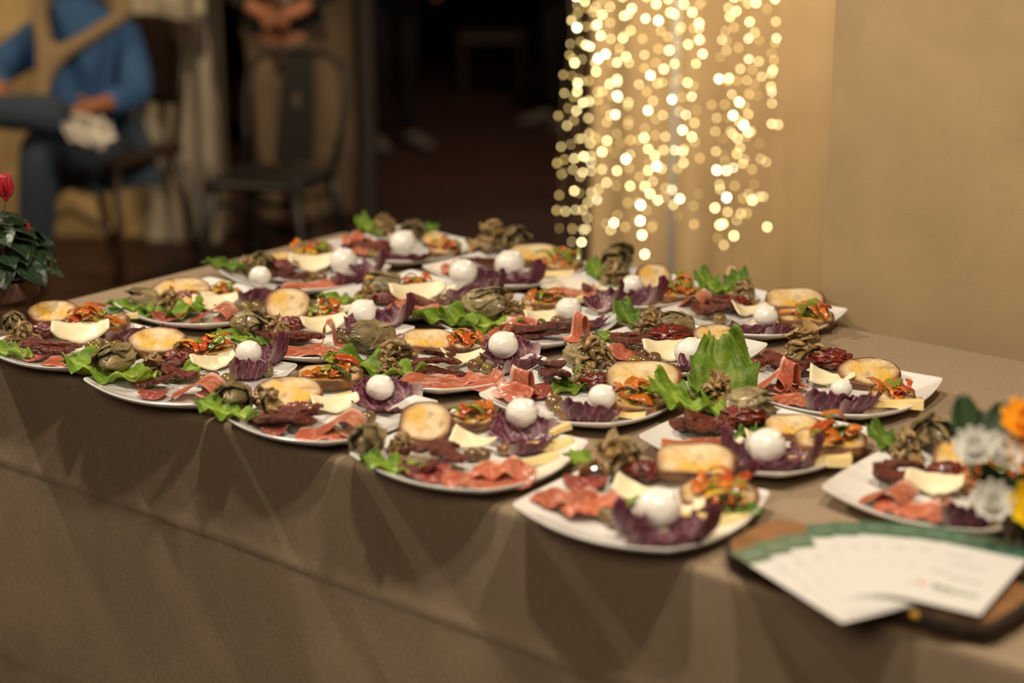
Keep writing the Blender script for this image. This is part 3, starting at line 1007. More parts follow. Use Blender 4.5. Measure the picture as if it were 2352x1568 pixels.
# what lies on each plate: kind, photo x, y of its middle, width in px, turn in degrees, [variant]
FOOD = {
 'P1': 'L 14 806 95 70 1; A 22 755 55 20; M 46 780 80; T 106 768 55 10; D 118 797 135 4; D 112 809 120 -3; S 80 822 60; H 166 822 130 -6 0; C 187 768 120 10 0; O 207 793 25; O 226 799 25; O 228 786 24; O 250 790 25; O 268 793 28; R 326 762 145 8 2; B 121 735 108 12 3; V 222 741 130 10; K 300 738 60 20',
 'P2': 'L 255 862 155 75 0; L 243 822 70 150 1; L 388 852 95 -80 1; A 262 848 85 -35; M 349 846 75; T 410 830 55 0; B 362 806 125 5 3; V 478 806 118 10; C 487 830 95 20 0; D 350 878 95 8; D 414 868 75 22; D 386 856 55 80; H 465 898 150 -5 3; S 352 907 66; O 449 864 28; O 470 875 31; O 489 868 33 d; O 522 874 34; O 614 857 29; R 575 840 88 0 0; Z 572 824 58; R 627 822 55 40 1; K 598 800 50 10',
 'P3': 'L 304 708 80 80 1; L 388 714 110 -85 0; A 332 693 62 -60; M 388 696 70; T 436 692 55; B 418 674 128 4 0; B 455 688 95 -5 1; V 514 666 72 5; C 494 697 95 14 0; H 500 728 135 -4 3; S 388 730 72; O 514 714 22; O 536 714 32; O 565 705 28; O 591 706 30; R 607 674 115 0 2; Z 598 656 48',
 'P4': 'L 556 777 90 75 1; A 570 757 65 50; M 632 766 85; T 668 752 55; B 662 722 110 5 2; V 742 716 90 15; C 741 746 98 22 0; C 775 722 80 10 1; D 648 773 130 -4; D 655 783 120 0; D 690 790 110 4; H 755 786 100 0 1; H 705 806 160 -4 0; R 862 752 135 190 0; R 908 735 75 60 1; Z 834 735 66; O 791 766 27; O 803 780 29 b; O 781 784 25; O 779 762 24 d',
 'P5': 'L 524 957 110 70 0; L 660 920 100 -70 1; A 540 930 75 -20; M 612 938 95; T 690 950 60; B 664 908 150 -6 0; V 758 868 132 5; D 640 964 135 5; D 655 976 140 2; D 690 962 100 10; S 630 994 55; H 790 990 175 2 3; H 740 996 120 -6 0; C 768 926 100 15 0; R 890 912 155 185 2; Z 873 902 62 0 2; O 789 964 30; O 820 956 28; O 848 960 34 b; K 800 905 50 30',
 'P6': 'L 525 622 85 80 1; M 574 620 60; A 602 606 52 10; B 648 592 62 5 0; V 720 584 95 0; T 655 617 48; D 625 635 110 -4; D 660 640 95 2; C 718 607 100 8 0; Z 789 612 60; R 845 618 72 70 1; R 806 636 90 10 3; O 718 635 24; O 738 638 26; O 702 637 22; H 724 654 150 0 0',
 'P7': 'L 786 688 75 80 1; M 850 678 70; A 888 660 68 -70; B 862 646 60 10 2; V 962 652 82 5; T 888 690 48; C 955 680 118 16 0; C 1008 668 75 25 1; Z 1064 648 62; R 1086 668 118 5 2; R 1120 672 60 60 1; O 999 691 24; O 1022 689 27; H 922 702 60 -10 2; H 985 714 100 0 0; D 980 697 70 8',
 'P8': 'H 817 552 66 30 2; L 850 534 60 40 2; M 884 533 62; D 826 572 85 10; D 850 580 80 -8; T 874 574 50; C 912 552 72 80 1; Z 926 570 58; A 952 534 56 0; L 984 532 45 -30 1; K 986 544 38 20; V 1022 570 76 0; R 926 588 118 0 3; O 853 585 23; O 867 588 22; B 1000 545 60 0 0; H 815 585 60 0 0',
 'P9': 'L 870 848 160 85 0; L 848 782 60 30 1; A 854 802 95 -75; M 912 824 105; M 895 845 60; B 984 786 112 -8 1; V 1078 783 95 0; D 1012 860 120 6; D 1003 843 110 12; D 1010 828 90 25; H 1030 878 200 0 4; H 1068 868 100 10 0; C 1062 822 92 30 1; K 1104 806 45 60; Z 1156 808 66; R 1170 812 125 170 2; R 1192 830 90 25 3; O 1103 823 27; O 1089 840 31 b; O 1119 845 29; O 1151 847 31 d',
 'P10': 'L 905 1068 110 80 0; L 830 1018 60 60 1; A 846 1032 85 -25; M 922 1028 80; B 978 984 128 0 2; V 1088 958 100 0; D 960 1034 135 24; D 1000 1040 110 30; D 1030 1066 100 -14; D 960 1078 80 20; S 984 1094 100; H 1110 1098 180 4 4; H 1150 1082 130 0 2; C 1092 1012 100 -20 1; O 1083 1044 34; O 1110 1046 36 b; O 1158 1031 32 b; R 1200 992 145 175 2; R 1212 1006 100 20 3; Z 1198 974 72 0 2; K 1252 1026 125 6; K 1232 1054 100 30; K 1285 1010 60 60',
 'P11': 'H 1044 615 62 20 2; D 1100 603 95 8; D 1122 612 80 -10; M 1130 576 95; A 1178 566 62 30; B 1228 590 108 0 1; V 1285 602 100 -5; Z 1170 622 66 0 2; R 1122 630 85 -30 0; R 1214 636 75 40 1; R 1178 644 110 0 3; K 1270 626 92 5; O 1095 632 24 d; S 1062 636 55',
 'P12': 'L 1020 744 110 85 1; L 1108 738 140 80 0; A 1108 712 85 80; M 1172 719 75; B 1186 705 78 0 0; V 1254 692 98 0; C 1250 730 90 12 0; Z 1305 722 58 0 2; K 1347 695 60 50; R 1345 732 92 20 3; R 1388 705 80 70 1; O 1243 743 26; O 1280 740 30 b; D 1257 765 150 4; D 1210 764 120 -4; D 1310 770 120 2; D 1240 754 90 24; H 1154 764 70 -10 2; H 1196 748 60 60 2; S 1282 752 50',
 'P13': 'H 1198 900 85 40 1; H 1182 908 80 60 2; S 1236 893 62; S 1240 906 60; D 1272 866 70 -6; D 1268 858 50 70; D 1278 880 60 20; L 1319 876 110 -50 1; A 1328 828 60 40; M 1362 842 100; M 1345 862 60; T 1374 884 62; D 1415 905 75 -40; B 1478 878 158 -4 1; V 1468 914 125 -3; C 1284 912 50 -20 1; O 1273 927 38; O 1284 940 30; O 1297 956 34; R 1360 940 128 -25 0; Z 1383 922 62; K 1452 956 62 -10; K 1412 944 60 -60',
 'P14': 'H 1322 669 74 0 4; L 1374 628 60 20 2; M 1410 634 82; A 1412 612 70 0; C 1394 660 48 -20 1; R 1436 682 78 -20 0; R 1490 672 85 50 1; Z 1452 660 46; B 1500 640 88 10 2; V 1556 668 100 0; K 1536 690 54 0; L 1440 640 60 -40 1; D 1370 672 60 10',
 'P15': 'L 1445 745 75 30 3; L 1410 772 65 70 1; L 1588 776 75 -60 0; M 1494 756 88; A 1556 756 76 -60; T 1540 782 76; D 1448 778 95 8; D 1455 790 90 -4; D 1452 800 80 2; H 1395 807 105 -10 2; H 1332 793 80 20 1; C 1537 808 118 6 0; O 1456 830 29; O 1477 828 27; O 1481 813 29 b; O 1503 828 36 b; Z 1585 824 70; R 1536 842 92 -20 3; R 1606 842 95 30 1; R 1632 820 60 70 1; B 1641 770 96 6 0; V 1676 806 82 4; K 1668 840 95 -8; S 1435 812 50',
 'P16': 'H 1300 1146 165 -20 2; H 1350 1160 120 10 4; S 1345 1118 95; L 1350 1070 85 60 1; L 1412 1142 80 -60 1; M 1412 1078 130; A 1424 1056 72 40; T 1482 1096 75; D 1495 1086 90 -10; B 1598 1086 168 -6 1; V 1652 1134 160 -4; O 1394 1183 40; O 1410 1196 38 b; O 1436 1210 40; C 1472 1130 115 -24 1; C 1560 1158 110 -10 0; Z 1512 1190 100; R 1470 1194 110 -40 1; R 1590 1210 115 45 1; R 1524 1228 165 0 3; K 1636 1190 160 -14; L 1700 1180 70 -80 1',
 'P17': 'L 1645 900 185 12 2; L 1612 892 110 50 2; L 1560 935 125 60 2; L 1740 975 90 -60 1; M 1640 925 100; A 1722 944 95 80; T 1708 966 80; D 1590 982 110 -8; D 1625 978 100 12; D 1600 994 90 -16; T 1650 985 60; H 1570 1020 135 -16 0; H 1620 1030 80 -30 2; O 1648 1028 36 b; O 1668 1030 34; O 1680 1048 36; B 1822 978 118 -6 1; V 1908 1012 145 -4; C 1752 1000 75 10 1; Z 1760 1042 84; R 1716 1030 90 -60 1; R 1764 1064 150 5 3; R 1830 1044 80 50 1; K 1882 1068 140 -5; C 1690 1004 45 60 1',
 'P18': 'L 1632 670 80 40 2; L 1682 662 75 -10 2; M 1709 684 80; D 1672 692 100 0; D 1650 706 90 -12; H 1600 702 95 -20 3; D 1632 724 90 -14; O 1653 733 28; C 1722 710 78 20 1; Z 1758 735 54; R 1720 744 100 -12 3; R 1800 750 100 16 3; B 1826 697 124 -6 1; V 1852 726 112 -4; K 1797 738 42 20; T 1690 705 55',
 'P19': 'M 1842 824 112; L 1800 838 60 60 1; D 1806 846 110 -16; D 1822 852 95 4; D 1800 860 100 -24; T 1908 841 75 -10; T 1738 858 34; H 1782 884 95 -10 3; H 1812 884 85 20 1; H 1812 914 110 -16 0; C 1912 868 95 -10 1; R 1905 914 105 -15 0; R 1960 914 105 20 2; Z 1932 898 48; B 1996 858 134 -5 0; V 2050 898 105 -4; K 2060 936 112 -2',
 'P20': 'L 2044 1030 90 50 2; M 2080 1042 90; A 2140 1028 100 20; D 2058 1092 105 -20; D 2075 1082 90 10; D 2050 1104 80 -40; H 2050 1148 160 -30 3; H 2090 1170 150 -20 4; C 2148 1110 120 -22 0; T 2172 1092 70; B 2200 1058 120 -10 2; O 2158 1154 40 b; O 2175 1172 36; O 2195 1185 40 b; R 2226 1180 120 -20 0; Z 2268 1166 80; V 2270 1095 120 0; K 2300 1130 90 -10',
}
ZC = dict(L=.014, A=.018, M=.016, T=.010, D=.010, H=.012, S=.005, O=.010, C=.014, K=.007, Z=.022, R=.022, B=.018, V=.022)
DESC = dict(L=('lettuce_leaf', 'green lettuce leaf', 'lettuce'), A=('artichoke', 'oily brown artichoke heart', 'artichoke'), M=('mushroom_heap', 'heap of sliced brown mushrooms', 'mushrooms'),
            T=('dried_tomato', 'dark wrinkled dried tomato', 'tomato'), D=('dried_meat_strip', 'dark red dried meat strip', 'meat'), H=('prosciutto_slice', 'pink folded prosciutto slice', 'ham'),
            S=('salami_slice', 'round marbled salami slice', 'salami'), O=('olive', 'shiny brown olive', 'olive'), C=('cheese_slice', 'thin cream cheese slice', 'cheese'),
            K=('cheese_wedge', 'yellow cheese wedge', 'cheese'), Z=('mozzarella_ball', 'white mozzarella ball', 'mozzarella'), R=('radicchio_leaf', 'purple veined radicchio leaf', 'radicchio'),
            B=('bread_slice', 'toasted oiled bread slice', 'bread'), V=('bruschetta', 'bread topped with pepper strips', 'bruschetta'))
BASEW = dict(L=.115, A=.050, M=.075, T=.044, D=.092, H=.115, S=.052, O=.0225, C=.072, K=.062, Z=.050, R=.112, B=.090, V=.088)


GROW = dict(L=1.1, A=1.1, M=1.12, T=1.1, D=1.05, H=1.05, S=1.1, C=1.05, R=.98, B=1.04, V=1.06, O=1.06, Z=1.04)


def pieces(kind, name, var, rn, o=None):
    """builds one food thing as mesh or as empty with parts, in local coordinates"""
    if kind == 'L':
        return obj(name, LET[var % 4], 'lettuce' if o == 'big' or rn.random() < .6 else 'lettuce_dark')
    if kind == 'H':
        return obj(name, HAM[var % 5], 'ham')
    if kind == 'R':
        return obj(name, RAD[var % 4], 'radicchio')
    if kind == 'S':
        return obj(name, SAL[rn.randrange(2)], 'salami')
    if kind == 'T':
        return obj(name, _tm[rn.randrange(3)], 'dried_tomato')
    if kind == 'D':
        return obj(name, MEAT[rn.randrange(4)], 'dried_meat')
    if kind == 'Z':
        return obj(name, MOZ[var % 3], 'mozzarella')
    if kind == 'C':
        return obj(name, CHS[var % 3], 'cheese')
    if kind == 'O':
        m = {'d': 'olive_dark', 'b': 'olive_brown'}.get(o) or rn.choice(['olive_green', 'olive_brown', 'olive_green'])
        t = obj(name, OLV[rn.randrange(2)], m)
        obj('pit_hole', PITHOLE, 'olive_pit_hole', t, (.0088, 0, .0103), (0, PI / 2, 0))
        return t
    if kind == 'K':
        t = obj(name, WED[rn.randrange(2)], 'cheese_yellow')
        obj('rind', RIND, 'rind', t, (.0312, .001, .0055))
        return t
    t = empty(name)
    if kind in 'BV':
        cr, cu = BREAD[var % 4]
        obj('crumb', cr, 'crumb', t)
        obj('crust', cu, 'crust', t)
        if kind == 'V':
            top = rn.choice([0, 0, 1])
            for k in range(14):
                a, r = rn.uniform(0, 2 * PI), .031 * math.sqrt(rn.random())
                mm = rn.choice(['pepper_orange', 'pepper_orange', 'pepper_orange', 'pepper_red', 'pepper_red', 'pepper_green', 'pepper_yellow' if top else 'pepper_orange'])
                obj('pepper_strip', STRIP[rn.randrange(4)], mm, t, (r * math.cos(a) * 1.15, r * math.sin(a) * .8, .0155 + .0016 * k * rn.uniform(.5, 1)),
                    (rn.uniform(-.35, .35), rn.uniform(-.4, .35), rn.uniform(0, 6.28)), rn.uniform(.85, 1.25))
            for k in range(3):
                obj('zucchini_strip', STRIP[rn.choice([1, 3])], 'zucchini_skin' if k == 0 else 'pepper_green', t, (rn.uniform(-.026, .026), rn.uniform(-.016, .014), .024 + .004 * k),
                    (rn.uniform(-.5, .5), rn.uniform(-.4, .4), rn.uniform(0, 6.28)), rn.uniform(.9, 1.2))
    elif kind == 'M':
        for k in range(34):
            lay = k / 33
            a, r = rn.uniform(0, 2 * PI), .034 * math.sqrt(rn.random()) * (1 - .75 * lay)
            obj('mushroom_piece', MUSH[rn.choice([0, 0, 1, 1, 2, 3])], 'mushroom', t, (r * math.cos(a), r * math.sin(a) * .8, .003 + .038 * lay * (1 - r / .06)),
                (rn.uniform(-.9, .9), rn.uniform(-.9, .9), rn.uniform(0, 6.28)), rn.uniform(1.0, 1.5))
    elif kind == 'A':
        obj('heart', ART_H, 'artichoke_heart', t, (0, 0, .013), (PI / 2, 0, 0))
        for k in range(8):
            a = -1.9 + 3.8 * k / 7 + rn.uniform(-.25, .25)
            s = rn.uniform(.85, 1.15)
            obj('petal', ART_P[rn.randrange(3)], 'artichoke', t, (rn.uniform(-.005, .005), rn.uniform(-.006, .006), .012), (PI / 2 + rn.uniform(-.28, .28), PI + a, rn.uniform(-.35, .35)), (s, s * .95, rn.uniform(.75, 1.05)))
    return t


for pn, (u, v, tw, row, ix) in PL.items():
    c = tab(u, v)
    rz = UANG + math.radians(tw)
    pl = obj('plate', PLATE, 'china', None, c, (0, 0, rz))
    where = '%s %s plate' % (ORD[ix], ROWS[row])
    tag(pl, 'white square dinner plate, %s from the cyclamen in the %s' % (ORD[ix], ROWS[row].replace('-', ' ')), 'plate', 'square white plates on the buffet')
    inv = Matrix.Rotation(-rz, 3, 'Z')
    items = [q.split() for q in FOOD[pn].split(';')]
    tot = {}
    for it in items:
        tot.setdefault(it[0], []).append(float(it[1]))
    seen = {}
    rn = random.Random(sum(ord(ch) * (i + 3) for i, ch in enumerate(pn)))
    for it in items:
        k, px, py, w = it[0], float(it[1]), float(it[2]), float(it[3])
        var, oc, turn = 0, None, 0.0
        if k == 'O':
            oc = it[4] if len(it) > 4 else None
            turn = rn.uniform(0, 360)
        else:
            turn = float(it[4]) if len(it) > 4 else rn.uniform(-15, 15)
            var = int(it[5]) if len(it) > 5 else (rn.randrange(2) if k == 'Z' else rn.randrange(4))
        if k == 'L' and w > 100:
            oc = 'big'
        g = gz(px, py, TZ + .008 + ZC[k])
        sc = w / pxm(g) / BASEW[k] * GROW.get(k, 1.0)
        loc = inv @ (g - c)
        if math.hypot(loc.x, loc.y) > .150:
            f = .150 / math.hypot(loc.x, loc.y)
            g = c + (g - c) * f
            g.z = TZ
            loc = loc * f
        z = plate_z(loc.x, loc.y)
        nm, ds, cat = DESC[k]
        o = pieces(k, nm, var, rn, oc)
        o.location = (g.x, g.y, TZ + z + .0006)
        o.scale = (sc,) * 3
        rx = .40 if k == 'L' and w > 160 and var == 2 else 0.0
        # long leaves and strips lie out of the middle of the plate; slices lean on what is behind them
        if k == 'B':
            rx = {0: .42, 1: .40, 2: .75, 3: .42}[var % 4]
            o.location.z += .026 * sc * math.sin(rx) - .002
            o.scale = (sc, sc * .95, sc)
        elif k == 'V':
            rx = .16
            o.location.z += .006
        elif k == 'C':
            rx = .62
            o.location.z += .014 * sc
        elif k == 'D':
            o.location.z += .006 + .006 * (seen.get('D', 0) % 3)
            o.scale = (sc, 1.15, 1.15)
        elif k == 'H':
            o.location.z += .003 + .004 * (seen.get('H', 0) % 2)
            o.scale = (sc, max(1.1, min(1.5, sc * 1.1)), max(.9, min(1.25, sc)))
        elif k == 'K':
            o.scale = (sc, max(.8, min(sc, 1.25)), max(.8, min(sc, 1.2)))
            o.location.z += .002
        elif k == 'Z':
            o.location.z += .010
        elif k == 'M':
            o.location.z += .004
        elif k == 'A':
            o.location.z += .005
        elif k == 'T':
            o.location.z += .007
        elif k == 'S':
            o.location.z += .002
        elif k == 'R':
            o.scale = (sc, max(sc, .80), max(sc, .95))
        o.rotation_euler = (rx, 0, math.radians(turn))
        n = seen.get(k, 0)
        seen[k] = n + 1
        rank = sorted(range(len(tot[k])), key=lambda q: tot[k][q]).index(n)
        if len(tot[k]) > 1:
            lab = '%s %s on %s, both counted from the cyclamen end' % (ORD[rank], ds, where)
        else:
            lab = '%s on %s, counted from the cyclamen end' % (ds, where)
        tag(o, lab, cat, nm.replace('_', ' ') + 's on the plates')

# ------------------------------------------------------------------ wood slab with fanned leaflets
def live_board():
    """live-edge slab lying along the near table edge: wavy bark side, sawn top"""
    n = 90
    top, bot = [], []
    for k in range(n):
        a = 2 * PI * k / n
        c, s = math.cos(a), math.sin(a)
        e = .42
        x = .178 * math.copysign(abs(c) ** e, c)
        y = .074 * math.copysign(abs(s) ** e, s)
        w = 1 + .035 * nz(c * 3, s * 3, 8) + .012 * nz(c * 11, s * 11, 2)
        top.append(Vector((x * w, y * w, 0)))
    return top


BTOP = live_board()
BC = tab(1.088, .070)
board = empty('wood_slab', (BC.x, BC.y, TZ), (0, 0, UANG))
n = len(BTOP)
V = [Vector((p.x * .985, p.y * .985, z)) for z in (.002, .0305) for p in BTOP]
F = [tuple(reversed(range(n))), tuple(range(n, 2 * n))] + [(k, (k + 1) % n, (k + 1) % n + n, k + n) for k in range(n)]
obj('sawn_wood', mesh('sawn_wood', V, F, False), 'board_wood', board)
V, F = [], []
for j, (z, o) in enumerate([(.0305, .975), (.0300, 1.0), (.024, 1.02), (.014, 1.015), (.005, .99), (.001, .96)]):
    for k, p in enumerate(BTOP):
        w = 1 + .018 * nz(p.x * 40, p.y * 40, z * 90) * (1 if 0 < j < 5 else 0)
        V.append(Vector((p.x * o * w, p.y * o * w, z)))
for j in range(5):
    for k in range(n):
        F.append((j * n + k, (j + 1) * n + k, (j + 1) * n + (k + 1) % n, j * n + (k + 1) % n))
obj('bark', mesh('bark', V, F), 'bark', board)
for (a, b, r) in ((.04, -.076, .007), (.09, -.075, .005), (-.03, -.077, .004)):
    V, F = blob(10, 8, r * 1.3, .003, r, .3, 3, a * 40)
    obj('lichen_spot', fix(mesh('lichen_spot', V, F)), 'lichen', board, (a, b, .022))
tag(board, 'rough wooden slab with dark bark edge under the fanned leaflets', 'board')

CW, CL = .105, .222


def flat(name, pts, z, m, parent):
    return obj(name, mesh(name, [(p[0], p[1], z) for p in pts], [tuple(range(len(pts)))], False), m, parent)


def bar(x0, y0, x1, y1, h):
    d = Vector((x1 - x0, y1 - y0)).normalized()
    q = Vector((-d.y, d.x)) * h / 2
    return [(x0 - q.x, y0 - q.y), (x1 - q.x, y1 - q.y), (x1 + q.x, y1 + q.y), (x0 + q.x, y0 + q.y)]


NCARD = 9
card_sheet = boxm('card_sheet', (0, 0, .0003), (CW, CL, .0006))
for i in range(NCARD):
    s = i / (NCARD - 1)
    t = 2 * s - 1
    ang = math.radians(117 + (58 - 117) * s)
    jr = random.Random(40 + i)
    ang += math.radians(jr.uniform(-2.5, 2.5)) * (0 < i < NCARD - 1)
    cx = .359 + (.528 - .359) * s
    cy = 1.888 + .046 * (1 - t * t) + jr.uniform(-.012, .008) * (0 < i < NCARD - 1)
    zz = TZ + .0315 + .0011 * i
    e = empty('leaflet', (cx, cy, zz), (0, 0, ang - PI / 2))
    obj('card', card_sheet, 'paper', e)
    flat('green_band', [(-CW / 2, CL / 2 - .044), (CW / 2, CL / 2 - .044), (CW / 2, CL / 2), (-CW / 2, CL / 2)], .00072, 'card_green', e)
    # small print, unreadable in the photo: rows of pale strokes on the band, grey strokes below
    rn = random.Random(i)
    x = -CW / 2 + .012
    k = 0
    while x < CW / 2 - .012:
        w = rn.uniform(.0035, .007)
        flat('print', bar(x, CL / 2 - .019, x + w, CL / 2 - .019, .0035), .0008, 'ink_pale', e)
        x += w + .0022
    for (bx, by, bw) in ((-.035, .035, .03), (-.02, .012, .04), (-.036, -.02, .024)):
        flat('print', bar(bx, by, bx + bw, by, .004), .0008, 'ink_grey', e)
    if i == NCARD - 1:
        # emblem: orange dab, dark green lettering stroke with taller letters, thin grey flourish
        flat('emblem', [(-.030 + .006 * math.cos(a) , -.063 + .0045 * math.sin(a)) for a in [q * PI / 6 for q in range(12)]], .0009, 'ink_orange', e)
        x = -.018
        for w, h in ((.006, .013), (.004, .008), (.005, .011), (.006, .007), (.006, .0065), (.006, .007), (.006, .0065), (.005, .008)):
            flat('letter', [(x, -.069), (x + w, -.069), (x + w, -.069 + h), (x + w * .3, -.069 + h)], .0009, 'ink_green', e)
            x += w + .0012
        flat('flourish', bar(-.046, -.074, -.030, -.060, .0022), .0009, 'ink_grey', e)
        flat('flourish', bar(-.004, -.079, .012, -.071, .0022), .0009, 'ink_grey', e)
        flat('print', bar(-.010, -.028, .030, -.028, .006), .0008, 'ink_grey', e)
    lab = {0: 'white leaflet with green band at the plate end of the fan, lowest of all', NCARD - 1: 'topmost white leaflet of the fan, showing an orange and green emblem'}.get(
        i, '%s white leaflet up from the lowest in the fan on the wood slab' % (ORD + ['eighth', 'ninth', 'tenth', 'eleventh'])[i])
    tag(e, lab, 'leaflet', 'leaflets fanned out on the wood slab')

# ------------------------------------------------------------------ flowers in a glass at the slab's end


def petal_mesh(L, Wd, cup, name='petal'):
    def f(a, b):
        s, t = a, b * 2 - 1
        w = Wd / 2 * math.sin(PI * min(.985, s * .80 + .17)) ** .7
        return (t * w, s * L, cup * s * s * L + .12 * L * t * t * s + .03 * L * math.sin(t * 6) * s)
    V, F = grid(10, 6, f)
    V, F, _ = thicken(V, F, .0006)
    return mesh(name, V, F)


PET_BROAD = petal_mesh(.034, .026, .45)
PET_SLIM = petal_mesh(.030, .011, .25)
PET_BUD = petal_mesh(.030, .020, 1.0)
DISC = fix(mesh('flower_centre', *blob(14, 10, .009, .009, .005, .15, 9, 1.0)))
ROUND_LEAF = petal_mesh(.052, .044, .08, 'round_leaf')


def blossom(parent, loc, tilt, m, rings, centre='dark_disc', name='blossom', scale=1.0):
    b = obj(name, DISC, centre, parent, loc, tilt, scale)
    for (me, nn, lift, sc) in rings:
        for k in range(nn):
            a = 2 * PI * k / nn + lift
            o = obj('petal', me, m, b, (0, 0, .001), None, sc)
            o.rotation_euler = Euler((lift, 0, a), 'XYZ')
    return b


vb = gz(2372, 1292, TZ)
vase = obj('glass_vase', fix(mesh('glass_vase', *lathe([(.0005, 0), (.034, 0), (.037, .003), (.040, .04), (.046, .085), (.0475, .087), (.0445, .086), (.0385, .04), (.035, .008), (.0005, .007)], 36))), 'glass', None, vb)
tag(vase, 'clear glass tumbler holding cut flowers beside the leaflets', 'vase')
bq = empty('bouquet', vb)
FL = [  # photo x, y, distance offset, kind
    (2226, 966, .02, 'leaf', (0.9, 0.1, .3)), (2292, 985, .04, 'leaf', (1.0, 0, -.4)), (2262, 1000, .05, 'leaf', (.8, .2, .1)),
    (2265, 1105, -.02, 'leaf', (.9, .3, 1.2)), (2310, 1120, .0, 'leaf', (.8, -.2, .6)), (2325, 1085, .0, 'leaf', (.6, .2, 1.9)), (2300, 1145, .01, 'leaf', (1.2, 0, .2)), (2340, 1130, .0, 'leaf', (1.1, .3, -.5)),
    (2238, 1042, .0, 'white', (.7, -.3, 0)), (2292, 1056, -.01, 'white', (.6, .2, 0)), (2275, 1160, -.03, 'white', (.9, -.2, 0)),
    (2362, 990, .01, 'orange', (.5, -.25, 0)), (2372, 1062, -.01, 'orange', (.7, -.2, 0)), (2378, 1180, -.04, 'yellow', (.8, -.25, 0)), (2400, 1090, .03, 'yellow', (.4, .1, 0)), (2430, 1020, .02, 'white', (.5, .2, 0)),
]
for (px, py, dy, kind, tl) in FL:
    p = at(px, py, vb.y + dy) - vb
    if kind == 'leaf':
        o = obj('round_leaf', ROUND_LEAF, 'round_leaf', bq, p + Vector((0, 0, -.02)), Euler(tl, 'XYZ'), 1.0)
    elif kind == 'white':
        blossom(bq, p, tl, 'white_petal', [(PET_SLIM, 11, .45, (1.6, 1.15, 1.15)), (PET_SLIM, 9, .9, (1.5, .95, .95))], 'yellow_petal')
    elif kind == 'orange':
        blossom(bq, p, tl, 'orange_petal', [(PET_BROAD, 9, .25, 1.15), (PET_BROAD, 7, .7, .9)], 'dark_disc')
    else:
        blossom(bq, p, tl, 'yellow_petal', [(PET_BROAD, 8, .3, 1.25), (PET_BROAD, 7, .75, 1.0), (PET_BUD, 5, .9, .7)], 'yellow_petal')
    q = Vector((p.x * .12, p.y * .12, .012))
    mid = p.lerp(q, .5) + Vector((-p.x * .12, 0, .02))
    obj('stem', mesh('stem', *tube([q, q.lerp(mid, .6), mid, p + Vector((0, 0, -.012))], .0016, 6)), 'stem_green', bq)
tag(bq, 'mixed bouquet of orange, yellow and white blossoms with dark round leaves', 'flowers')

# ------------------------------------------------------------------ potted cyclamen at the table's far end
cp = gz(-2, 741, TZ)
pot = empty('potted_cyclamen', cp)
obj('pot', fix(mesh('pot', *lathe([(.0005, 0), (.050, 0), (.053, .003), (.060, .045), (.062, .050), (.074, .052), (.077, .056), (.080, .083), (.079, .088), (.073, .088), (.070, .078), (.0005, .076)], 40))), 'clay', pot)
V, F = blob(20, 8, .070, .070, .010, .1, 8, 3)
obj('soil', fix(mesh('soil', [v + Vector((0, 0, .076)) for v in V], F)), 'soil', pot)


def heart_leaf(seed):
    tone = []
    def f(a, b):
        s, t = a, b * 2 - 1
        w = .026 * math.sin(PI * min(.97, s * .80 + .19)) ** .8 * (1.1 - .35 * s)
        lobe = -.008 * abs(t) * max(0, 1 - s * 4)
        tone.append((.8 * math.exp(-((abs(t) - .55 + .15 * nz(s * 8, seed)) / .10) ** 2) * (1 - s * .6) + .5 * math.exp(-(t / .06) ** 2), 0))
        return (t * w, s * .050 + lobe, .004 * math.sin(s * 3) - .010 * s * s + .004 * t * t + .0025 * nz(s * 6, t * 3, seed))
    V, F = grid(14, 12, f)
    V, F, tone = thicken(V, F, .0008, tone)
    return mesh('heart_leaf', V, F, True, tone)


HL = [heart_leaf(1), heart_leaf(5)]
rn = random.Random(5)
for k in range(64):
    a = k * 2.399
    lay = k / 63
    r = .016 + .062 * math.sqrt(1 - lay) * rn.uniform(.75, 1.05)
    z = .105 + .080 * lay + rn.uniform(-.008, .008)
    p = Vector((r * math.cos(a), r * math.sin(a), z))
    o = obj('leaf', HL[k % 2], 'cyclamen_leaf', pot, p, Euler((-.55 + .5 * lay + rn.uniform(-.2, .2), rn.uniform(-.3, .3), a - PI / 2 + rn.uniform(-.5, .5)), 'XYZ'), rn.uniform(.85, 1.2))
    if k % 2 == 0:
        obj('leaf_stalk', mesh('leaf_stalk', *tube([(p.x * .15, p.y * .15, .08), (p.x * .6, p.y * .6, .08 + (z - .08) * .8), tuple(p)], .0012, 5)), 'stem_brown', pot)
CPET = petal_mesh(.040, .028, .2, 'cyclamen_petal')
for (px, py, dy) in ((14, 452, 0), (-20, 440, .02), (-60, 470, 0), (-40, 500, -.03)):
    p = at(px, py, cp.y + dy) - cp
    b = obj('blossom', fix(mesh('blossom_throat', *blob(10, 8, .006, .006, .008, .1, 4, 1))), 'cyclamen_petal', pot, p)
    for k in range(5):
        a = 2 * PI * k / 5 + px
        obj('petal', CPET, 'cyclamen_petal', b, (.003 * math.cos(a), .003 * math.sin(a), 0), Euler((1.15, 0, a - PI / 2), 'XYZ'))
    obj('flower_stalk', mesh('flower_stalk', *tube([(p.x * .1, p.y * .1, .08), (p.x * .5, p.y * .5, p.z * .6), tuple(p + Vector((0, 0, .004)))], .0013, 6)), 'stem_brown', pot)
p0 = at(47, 531, cp.y) - cp
p1 = at(58, 500, cp.y) - cp
p2 = at(64, 512, cp.y) - cp
obj('bud_stalk', mesh('bud_stalk', *tube([(p0.x * .3, p0.y * .3, .09), tuple(p0), tuple(p0.lerp(p1, .7) + Vector((-.002, 0, .002))), tuple(p1), tuple(p2)], .0011, 6)), 'stem_brown', pot)
V, F = blob(10, 10, .0028, .0028, .009, .05, 3, 2)
obj('bud', fix(mesh('bud', V, F)), 'cyclamen_petal', pot, p2 + Vector((0, 0, -.008)))
